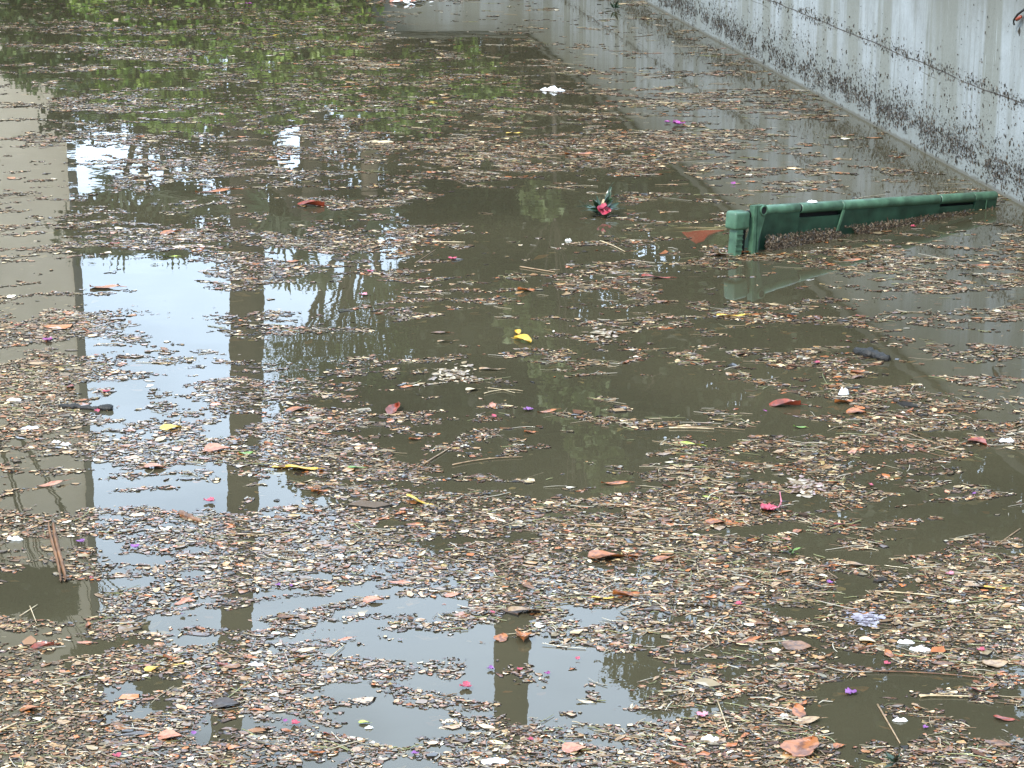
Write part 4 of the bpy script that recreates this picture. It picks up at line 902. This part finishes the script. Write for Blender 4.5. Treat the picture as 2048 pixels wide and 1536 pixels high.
BG = "bougainvillea petals scattered over the litter"
for c, px, py, w, lab in [
    ('pink', 740, 545, 20, "salmon-pink petal near the right rim of the mirrored sky"), ('palepink', 728, 592, 26, "pale salmon petal below the upper pink one at the sky's rim"),
    ('pink', 905, 520, 26, "pink petals above centre in open water"), ('pink', 420, 1005, 34, "pink petals left of the mirrored trunk, halfway down"), ('pink', 212, 786, 24, "bright pink petal at the edge of the left litter bank"),
    ('pink', 196, 826, 16, "pink petal beside the black floating branch's tip"), ('pink', 1747, 973, 16, "red-pink petal alone at the right"), ('pink', 1634, 728, 22, "red-pink petal left of the black floating log"),
    ('pink', 1476, 1211, 26, "bright pink petal in the lower right-of-middle litter"), ('pink', 932, 1376, 40, "pink-red blossom left of the second mirrored trunk"), ('palepink', 1404, 1434, 34, "pale pink petal at bottom right of middle"),
    ('pink', 1773, 1330, 22, "vivid red petal in a dark gap at lower right"), ('pink', 1962, 1303, 26, "coral red petal near the right edge"), ('palepink', 1900, 1151, 26, "pink petal in the right litter bank"),
    ('pink', 590, 1450, 30, "red-pink petal near the bottom, left of middle"), ('magenta', 1466, 370, 14, "magenta petal above the container's left end"), ('pink', 1826, 455, 20, "hot pink petal in front of the container"),
    ('magenta', 1356, 250, 40, "magenta blossom floating upper right of middle"), ('magenta', 1334, 246, 22, "paler magenta blossom touching the left of the bright one"),
    ('purple', 1700, 1389, 36, "violet blossom at the edge of the dark bottom right gap"), ('purple', 1850, 1458, 18, "violet petal on white scraps at bottom right"), ('purple', 1057, 822, 28, "violet blossom in clear water at the middle"),
    ('purple', 162, 1086, 26, "violet blossom at the left, beside the bark strip"), ('purple', 270, 1097, 28, "violet blossom on the mirrored sky's litter at left"), ('purple', 366, 1230, 16, "violet petal lower on the left litter"),
    ('purple', 556, 1173, 18, "violet petal just right of the mirrored trunk, low"), ('purple', 584, 1175, 10, "tiny violet petal right of the mirrored trunk"), ('purple', 982, 1340, 24, "violet petal on the left rim of the second trunk"),
    ('magenta', 1095, 1350, 18, "magenta petal right of the second trunk"), ('purple', 830, 1510, 22, "violet petal at the bottom edge, left of middle"), ('magenta', 95, 683, 30, "pinkish violet petal on the top edge of the left litter bank"),
    ('magenta', 498, 9, 20, "magenta petal at the top edge among mirrored shrubs"), ('pink', 992, 836, 16, "coral petal left of the violet blossom in the middle"), ('purple', 1658, 1168, 22, "lilac petal in the right litter above the rust scraps"),
    ('magenta', 570, 1447, 14, "lilac petal touching the red-pink one near the bottom"), ('pink', 1062, 1482, 20, "pink petal near the bottom, below the second trunk"), ('pink', 990, 1228, 16, "rose petal left above the second mirrored trunk"),
    ('pink', 187, 1158, 14, "pink speck below the left violet blossom"), ('purple', 388, 1472, 16, "violet petal at the bottom left"), ('pink', 235, 1515, 28, "pink blossom at the bottom left edge"),
    ('purple', 1945, 990, 12, "violet petal above the right-hand twigs"), ('pink', 1155, 1322, 14, "crimson petal right of the second trunk"), ('pink', 1040, 1342, 18, "red petal on the second mirrored trunk"),
    ('magenta', 1534, 825, 12, "small violet petal right of centre"), ('purple', 1150, 1432, 0.1, "") ][:-1]:
    petal(c, px, py, w, lab, 3 if w > 17 else 1, group=BG)
# pink-red flower with an upright stem
p = W(1536, 1022); fl = empty("hibiscus_flower", p)
mb = petalmesh("p", LM['pink'], 5, 5, .022); k = len(mb.v) // 5; fk = len(mb.f) // 5
for i in range(5): mesh("petal", mb.v[i * k:(i + 1) * k], [tuple(q - i * k for q in f_) for f_ in mb.f[i * fk:(i + 1) * fk]], LM['pink'], fl, True)
MB().tube([(.005, 0, .006), (.026, .0, .010), (.034, .01, .022), (.030, .02, .042)], [.0018, .0017, .0014, .0012], 6).build("stem", LM['palepink'], fl, True)
tag(fl, "red-pink flower with a curved pink stem standing up from the litter", "flower", None)

# white scraps
def crumple(name, px, py, wpx, hpx, m, label, cat, seed, n=10):
    p = W(px, py); d = math.hypot(p.y, CH); w = wpx * d / FPX; h = hpx * d / FPX * .75; R = random.Random(seed); v = []; f = []
    dep = w * .45
    for i in range(n + 1):
        for j in range(n + 1):
            a = i / n * 2 - 1; b = j / n * 2 - 1; e_ = max(0, 1 - (a * a) ** 1.3) * max(0, 1 - (b * b) ** 1.3)
            v.append((a * w / 2 * (1 - .25 * b * b + R.uniform(-.06, .06)), b * dep / 2 * (1 - .3 * a * a + R.uniform(-.08, .08)), .001 + h * e_ ** .6 * R.uniform(.25, 1.0) * (.65 + .35 * math.sin(a * 6 + b * 3 + seed))))
    for i in range(n):
        for j in range(n): q = i * (n + 1) + j; f.append((q, q + n + 1, q + n + 2, q + 1))
    o = mesh(name, v, f, m); o.location = p; o.rotation_euler = (0, 0, R.uniform(-.3, .3)); return tag(o, label, cat)
crumple("plastic_wrapper", 1105, 181, 50, 14, LM['white'], "crumpled white plastic wrapper floating near the top middle", "wrapper", 1)
crumple("plastic_scrap", 60, 857, 36, 8, LM['white'], "white plastic scrap in the left litter bank", "plastic scrap", 2)
crumple("plastic_scrap", 28, 801, 30, 9, LM['foam'], "white scrap at the top of the left litter bank", "plastic scrap", 3)
crumple("plastic_tag", 1687, 789, 22, 24, LM['white'], "small white plastic tag standing above orange leaves at the right", "plastic tag", 4)
crumple("foil_wrapper", 2014, 883, 32, 12, LM['white'], "silvery crumpled foil near the right edge", "wrapper", 5)
crumple("paper_scrap", 1812, 1286, 34, 14, LM['foam'], "white soggy paper left piece in the lower right litter", "paper scrap", 6)
crumple("paper_scrap", 1840, 1300, 44, 12, LM['foam'], "white soggy paper right piece in the lower right litter", "paper scrap", 7)
crumple("foam_piece", 1420, 1480, 38, 16, LM['foam'], "rounded white foam piece near the bottom, right of middle", "foam", 8)
crumple("plastic_sheet", 760, 284, 56, 5, LM['cream'], "flat pale plastic sheet among upper litter", "plastic sheet", 9)
crumple("foam_piece", 113, 885, 20, 7, LM['foam'], "white oval flake left of its twin at the foot of the left litter bank", "foam", 10)
crumple("foam_piece", 132, 890, 22, 9, LM['foam'], "white oval flake at the right of its twin at the foot of the left bank", "foam", 11)
crumple("paper_scrap", 30, 1079, 34, 12, LM['foam'], "white folded paper at the left edge, beside the bark strip", "paper scrap", 12)
crumple("foam_piece", 738, 1457, 18, 9, LM['foam'], "small white lump touching the round lime-yellow leaf", "foam", 13)
crumple("plastic_scrap", 512, 1330, 32, 9, LM['white'], "white scrap right of the mirrored trunk at lower left", "plastic scrap", 14)
crumple("paper_scrap", 1800, 1442, 30, 12, LM['foam'], "white scrap on the litter island at the bottom right", "paper scrap", 15)
crumple("foam_piece", 1568, 1433, 18, 10, LM['foam'], "white lump left of the upright orange leaf", "foam", 16)
crumple("foam_piece", 1137, 482, 14, 8, LM['foam'], "round white lump in open water below the green sprig", "foam", 18)
crumple("plastic_scrap", 990, 1524, 60, 12, LM['white'], "white crinkled scrap at the bottom edge under the second trunk", "plastic scrap", 19)
crumple("plastic_scrap", 1626, 404, 22, 7, LM['foam'], "pale flat scrap resting on top of the container's rim tube", "plastic scrap", 21).location = Mx @ Vector((px_u(1612), 0, TR * .92))
# heap of pale petals at the top
hp = empty("petal_heap", W(812, 6)); R = random.Random(9)
for i in range(46):
    a = R.uniform(0, 6.28); q = abs(R.gauss(0, 1)); lx, ly = math.cos(a) * q * .11, math.sin(a) * q * .14; s_ = R.uniform(.02, .042)
    mm = LM[R.choice(['foam', 'foam', 'foam', 'cream', 'salmon', 'white'])]; t1, t2 = R.uniform(-.4, .4), R.uniform(-.4, .4)
    b = Vector((lx, ly, .012 + .02 * max(0, 1 - q))); ps = [b + Vector((s_ * math.cos(k * 1.05), s_ * .7 * math.sin(k * 1.05), t1 * s_ * math.cos(k * 1.05) + t2 * s_ * math.sin(k * 1.05))) for k in range(6)]
    mesh("petal", [b + Vector((0, 0, .006))] + ps, [(0, k + 1, (k + 1) % 6 + 1) for k in range(6)], mm, hp, True)
tag(hp, "heap of white and peach petals floating at the top edge", "petal heap")

# black waterlogged log
def log(name, px0, py0, px1, py1, rad, m, label, cat, seed, h=.3, lumps=.25, n=12):
    a = W(px0, py0); b = W(px1, py1); R = random.Random(seed); c = (a + b) / 2; pts = []; rads = []
    for i in range(n + 1):
        t = i / n; p = a.lerp(b, t) - c; p.z = rad * h + R.uniform(-.1, .1) * rad; p.y += R.uniform(-.3, .3) * rad; pts.append(p)
        rads.append(rad * (.35 + .65 * math.sin(math.pi * min(1, t * .92 + .05)) ** .5) * (1 + R.uniform(-lumps, lumps)))
    o = MB().tube(pts, rads, 10).build(name, m, None, True); o.location = c; return tag(o, label, cat)
lg = log("waterlogged_log", 1712, 706, 1778, 722, .020, LM['black'], "black knobbly waterlogged log floating at the right", "log", 1)
log("floating_branch", 118, 814, 205, 820, .010, LM['black'], "black branch lying across the left litter bank", "branch", 2, .3, .4)
log("branch_stub", 197, 820, 226, 820, .013, LM['black'], "short black stub off the end of the black branch, over mirrored sky", "branch", 3, .4, .2, 5)
def bark(label):
    a = W(104, 1050); b = W(128, 1166); c = (a + b) / 2; R = random.Random(8); v = []; f = []; n = 26
    sd = (b - a).normalized().cross(Vector((0, 0, 1)))
    e = empty("bark_strip", c)
    for k, (o0, wd_, nm) in enumerate(((-.0035, .0085, "bark_sheet"), (.0065, .0055, "bark_sheet"))):
        v = []; f = []
        for i in range(n + 1):
            t = i / n; p = a.lerp(b, t) - c + sd * (o0 + .002 * math.sin(5 * t + k)); w = wd_ * (.55 + .45 * math.sin(math.pi * min(1, t * 1.1))) * R.uniform(.8, 1.15)
            for j in range(5): s_ = j / 2 - 1; v.append(p + sd * s_ * w * .7 + Vector((0, 0, .002 + .007 * (1 - s_ * s_) * R.uniform(.8, 1.1))))
        for i in range(n):
            for j in range(4): q = i * 5 + j; f.append((q, q + 5, q + 6, q + 1))
        mesh(nm, v, f, LM['bark'], e)
    return tag(e, label, "bark")
bark("cinnamon brown split bark strip pointing away among the left litter")
log("bark_fragment", 360, 1028, 402, 1046, .008, LM['brown'], "speckled brown bark fragment left of the mirrored trunk", "bark", 5, .4, .35)
log("driftwood_chip", 1575, 632, 1590, 631, .006, LM['black'], "tiny dark chip right of the golden leaf", "wood chip", 6, .4)
# straws and stalks big enough to pick out
def stalk(px0, py0, px1, py1, label, r=.0016, col='tan', bend=6, group=None, name="floating_stalk"):
    a = W(px0, py0); b = W(px1, py1); m_ = W((px0 + px1) / 2, (py0 + py1) / 2 - bend); c = (a + b) / 2
    pts = []
    for i in range(9):
        t = i / 8; p = a * (1 - t) ** 2 + m_ * 2 * t * (1 - t) + b * t * t; pts.append(p - c + Vector((0, 0, .0035)))
    o = MB().tube(pts, [r * (1 - .4 * i / 8) for i in range(9)], 6).build(name, LM[col], None, True); o.location = c; return tag(o, label, "stalk", group)
stalk(1838, 1394, 1945, 1396, "pale straw floating level in the dark lower right gap", .002, 'cream', 1)
stalk(1840, 1397, 1902, 1389, "second pale straw crossing the level one at lower right", .0015, 'cream', 1)
stalk(968, 789, 1046, 784, "bent pale stalk right of the heart-shaped leaf", .0014, 'cream', 10)
stalk(975, 778, 1030, 788, "thin pale stalk above the bent one right of the heart-shaped leaf", .0011, 'cream', 4)
stalk(848, 930, 908, 893, "stiff tan stick slanting up right at left of middle", .0022, 'tan', 0)
stalk(905, 932, 1045, 916, "long tan stalk lying almost level below the violet blossom", .0018, 'tan', 8)
stalk(1338, 858, 1428, 860, "frayed pale grass stem right of centre", .0026, 'cream', 2)
stalk(1350, 855, 1490, 862, "thin dry grass stem trailing right from the frayed one", .0012, 'tan', 4)
stalk(1800, 862, 1918, 903, "upper of three thin stems trailing right toward the rust leaf", .0013, 'tan', -3)
stalk(1788, 875, 1920, 912, "middle of three thin stems trailing toward the rust leaf", .0012, 'tan', -3)
stalk(1770, 880, 1912, 922, "lowest of three thin stems trailing toward the rust leaf", .0012, 'brown', -4)
stalk(1740, 1345, 1990, 1362, "long thin brown stem across the lower right bank", .0016, 'brown', 8)
stalk(1750, 1185, 1880, 1196, "pale stem lying level in the right litter", .0018, 'cream', 3)
stalk(1560, 985, 1562, 1012, "short pink stem behind the red-pink flower", .0012, 'palepink', 0)
stalk(40, 1235, 75, 1212, "pale twig forming the left side of a V in the grey gap", .0014, 'cream', 0)
stalk(60, 1215, 73, 1248, "pale twig forming the right side of a V in the grey gap", .0014, 'cream', 0)
stalk(830, 528, 872, 500, "thin pale twig slanting up right above centre-left", .0013, 'tan', 0)
stalk(1040, 535, 1110, 546, "mottled pale stick above centre", .0028, 'tan', 0)
stalk(865, 485, 930, 486, "level pale stick below the open water above centre", .0028, 'cream', 0)
stalk(1200, 483, 1250, 505, "pale curved twig left of the container", .0025, 'cream', 3)
stalk(660, 1318, 690, 1292, "thin white twig over the open blue strip", .0012, 'cream', 0)
stalk(1435, 1405, 1458, 1468, "pale grass blade pointing down at bottom right of middle", .0014, 'cream', 0)
stalk(1755, 1412, 1800, 1490, "tan stalk standing on the bottom right litter island", .0020, 'tan', 0)
stalk(1560, 1530, 1620, 1490, "tan stalk lying over the big orange leaf", .0018, 'tan', 0)
stalk(1330, 1065, 1110, 1050, "tan stem lying level in the lower middle litter", .0016, 'tan', 3)
stalk(1215, 1010, 1345, 1028, "brown stem sloping right in the lower middle litter", .0015, 'tan', 4)
stalk(2040, 1060, 1990, 1095, "tan twig slanting at the right edge of the litter bank", .0016, 'tan', 0)
stalk(0, 1465, 35, 1448, "pale stick poking in at the left edge near the bottom", .0024, 'cream', 0)

# green sprig with pink flower
def sprig(px, py, label, s_, seed, flower=True, cat="sprig", bright=False, name="leafy_sprig", nl=13):
    p = W(px, py); e = empty(name, p); R = random.Random(seed)
    MB().tube([(-.35 * s_, 0, -.01), (0, .02 * s_, .02 * s_), (.1 * s_, .05 * s_, .3 * s_)], [.003, .0028, .0015], 6).build("stem", LM['dark'], e, True)
    for i in range(nl):
        a = i * 2.4 + R.uniform(-.4, .4); el = R.uniform(.12, .95) if i % 3 else R.uniform(.0, .3); o = bpy.data.objects.new("leaf", leafvar('green' if bright else 'deepgreen', 'long')); link(o, e)
        L_ = R.uniform(.26, .50) * s_; o.scale = (L_ / .1, L_ / .1 * .9, L_ / .1); d = Vector((math.cos(a) * math.cos(el), math.sin(a) * math.cos(el), math.sin(el)))
        t = R.random(); o.location = Vector((.1 * t - .06, .06 * t - .02, .03 + .16 * t)) * s_ + d * L_ * .55
        o.rotation_euler = (d.to_track_quat('X', 'Z') @ Matrix.Rotation(R.uniform(-.9, .9), 3, 'X').to_quaternion()).to_euler()
    if flower:
        f_ = petalmesh("p", LM['pink'], 8, 4, .15 * s_).build("flower", LM['pink'], e, True); f_.location = (.03 * s_, -.20 * s_, .14 * s_); f_.rotation_euler = (.7, .2, 0)
        mesh("bud", *(lambda m_: (m_.v, m_.f))(MB().tube([(.03 * s_, -.04 * s_, .2 * s_), (.035 * s_, -.05 * s_, .27 * s_), (.04 * s_, -.05 * s_, .36 * s_)], [.006, .010, .004], 8)), LM['cream'], e, True)
    return tag(e, label, cat)
LM['deepgreen'] = lm("deep_green_leaf", (.02, .055, .022), (.010, .028, .012), .35)
sprig(1203, 432, "dark green leafy sprig carrying a pink blossom, standing above open water", .20, 3, nl=30)
sprig(1582, 1108, "small fresh green sprig on the right-hand litter bank", .05, 5, False, bright=True, nl=8)
sprig(1790, 1530, "dark green leaves poking out of the bottom right litter island", .06, 6, False, nl=14)
sprig(1230, 20, "dark weed rooted at the waterline by the wall, top right of middle", .16, 8, False, nl=12, name="waterline_weed")

# seed clump (grey-lilac)
def clump(px, py, wpx, label, cols, seed, n=90, name="seed_clump"):
    p = W(px, py); d = math.hypot(p.y, CH); w = wpx * d / FPX / 2; R = np.random.default_rng(seed)
    x = R.normal(0, .5, n) * w; y = R.normal(0, .5, n) * w * 1.3; s = np.full(n, .011) * R.uniform(.6, 1.4, n) * max(1, (d / 4.5) ** .7)
    z = .006 * np.exp(-(x * x + y * y) / (w * w)) * R.random(n) + .001
    o = make_bits(name, x, y, s, R, z, label, skirt=False, mats=[M_BIT], tiltsd=.5)
    a = o.data.color_attributes['tint']; nv = 8; c = np.ones((n * nv, 4), np.float32); c[:, :3] = np.repeat(np.array(cols)[R.integers(0, len(cols), n)], nv, 0); a.data.foreach_set('color', c.ravel())
    o.location = p; return tag(o, label)
clump(1732, 1240, 60, "grey-lilac seed clump raised on the right litter bank", [(.30, .27, .32), (.2, .17, .2), (.36, .34, .38)], 1, 130)
clump(905, 750, 90, "brown seed and needle clump above the heart-shaped cream leaf", [(.2, .13, .07), (.34, .25, .14), (.5, .4, .25)], 2, 150)
clump(1208, 670, 60, "russet needle clump right of centre", [(.2, .13, .07), (.3, .2, .12), (.42, .34, .22)], 3, 80)
clump(1612, 975, 75, "brown seed-head clump above the pink-red flower's right side", [(.22, .14, .08), (.3, .22, .13), (.42, .34, .24), (.32, .2, .17)], 5, 130)

# bracket with red tape on the wall
bp_ = WALLPT(2040, 36); br = empty("wall_bracket", bp_, (0, 0, math.atan2(wd.y, wd.x)))
MB().tube([(.10, -.012, .052), (.03, -.022, .018), (-.012, -.022, -.010), (-.014, -.022, -.022), (-.004, -.022, -.028)], [.005, .005, .005, .0045, .004], 8).build("hook", LM['black'], br, True)
MB().tube([(.06, -.018, .012), (.02, -.020, -.004), (.0, -.018, -.006)], [.007, .008, .004], 8).build("red_wrapping", LM['red'], br, True)
tag(br, "black hook wrapped in red on the wall at the upper right edge", "bracket")

# generic fallen leaves and stalks, spread through the banks
R = random.Random(5); idx = list(range(len(LITX))); R.shuffle(idx); kinds = [('brown', 'oval'), ('orange', 'long'), ('tan', 'long'), ('tan', 'oval'), ('brown', 'curl'), ('red', 'long'), ('orange', 'curl'), ('brown', 'long'), ('cream', 'long'), ('salmon', 'oval')]
wts = [5, 4, 5, 4, 4, 2, 3, 4, 4, 2]; made = 0
for i in idx:
    x, y = LITX[i], LITY[i]; px, py = topix(x, y)
    if not (-20 < px < 2070 and -20 < py < 1560) or (py < 500 and R.random() < .55): continue
    c, sh = R.choices(kinds, wts)[0]; o = bpy.data.objects.new("small_leaf", leafvar(c, sh)); COL.objects.link(o)
    L_ = R.uniform(.018, .042) * (y / 5) ** .35; o.location = (x, y, .0025); o.scale = (L_ / .1,) * 3
    o.rotation_euler = (R.uniform(-.25, .25), R.uniform(-.2, .2), R.gauss(-.1, .6) if R.random() < .6 else R.uniform(0, 6.3))
    tag(o, "small faded brown to orange leaf lying loose in the floating litter", "leaf", "small leaves loose in the litter"); made += 1
    if made >= 290: break
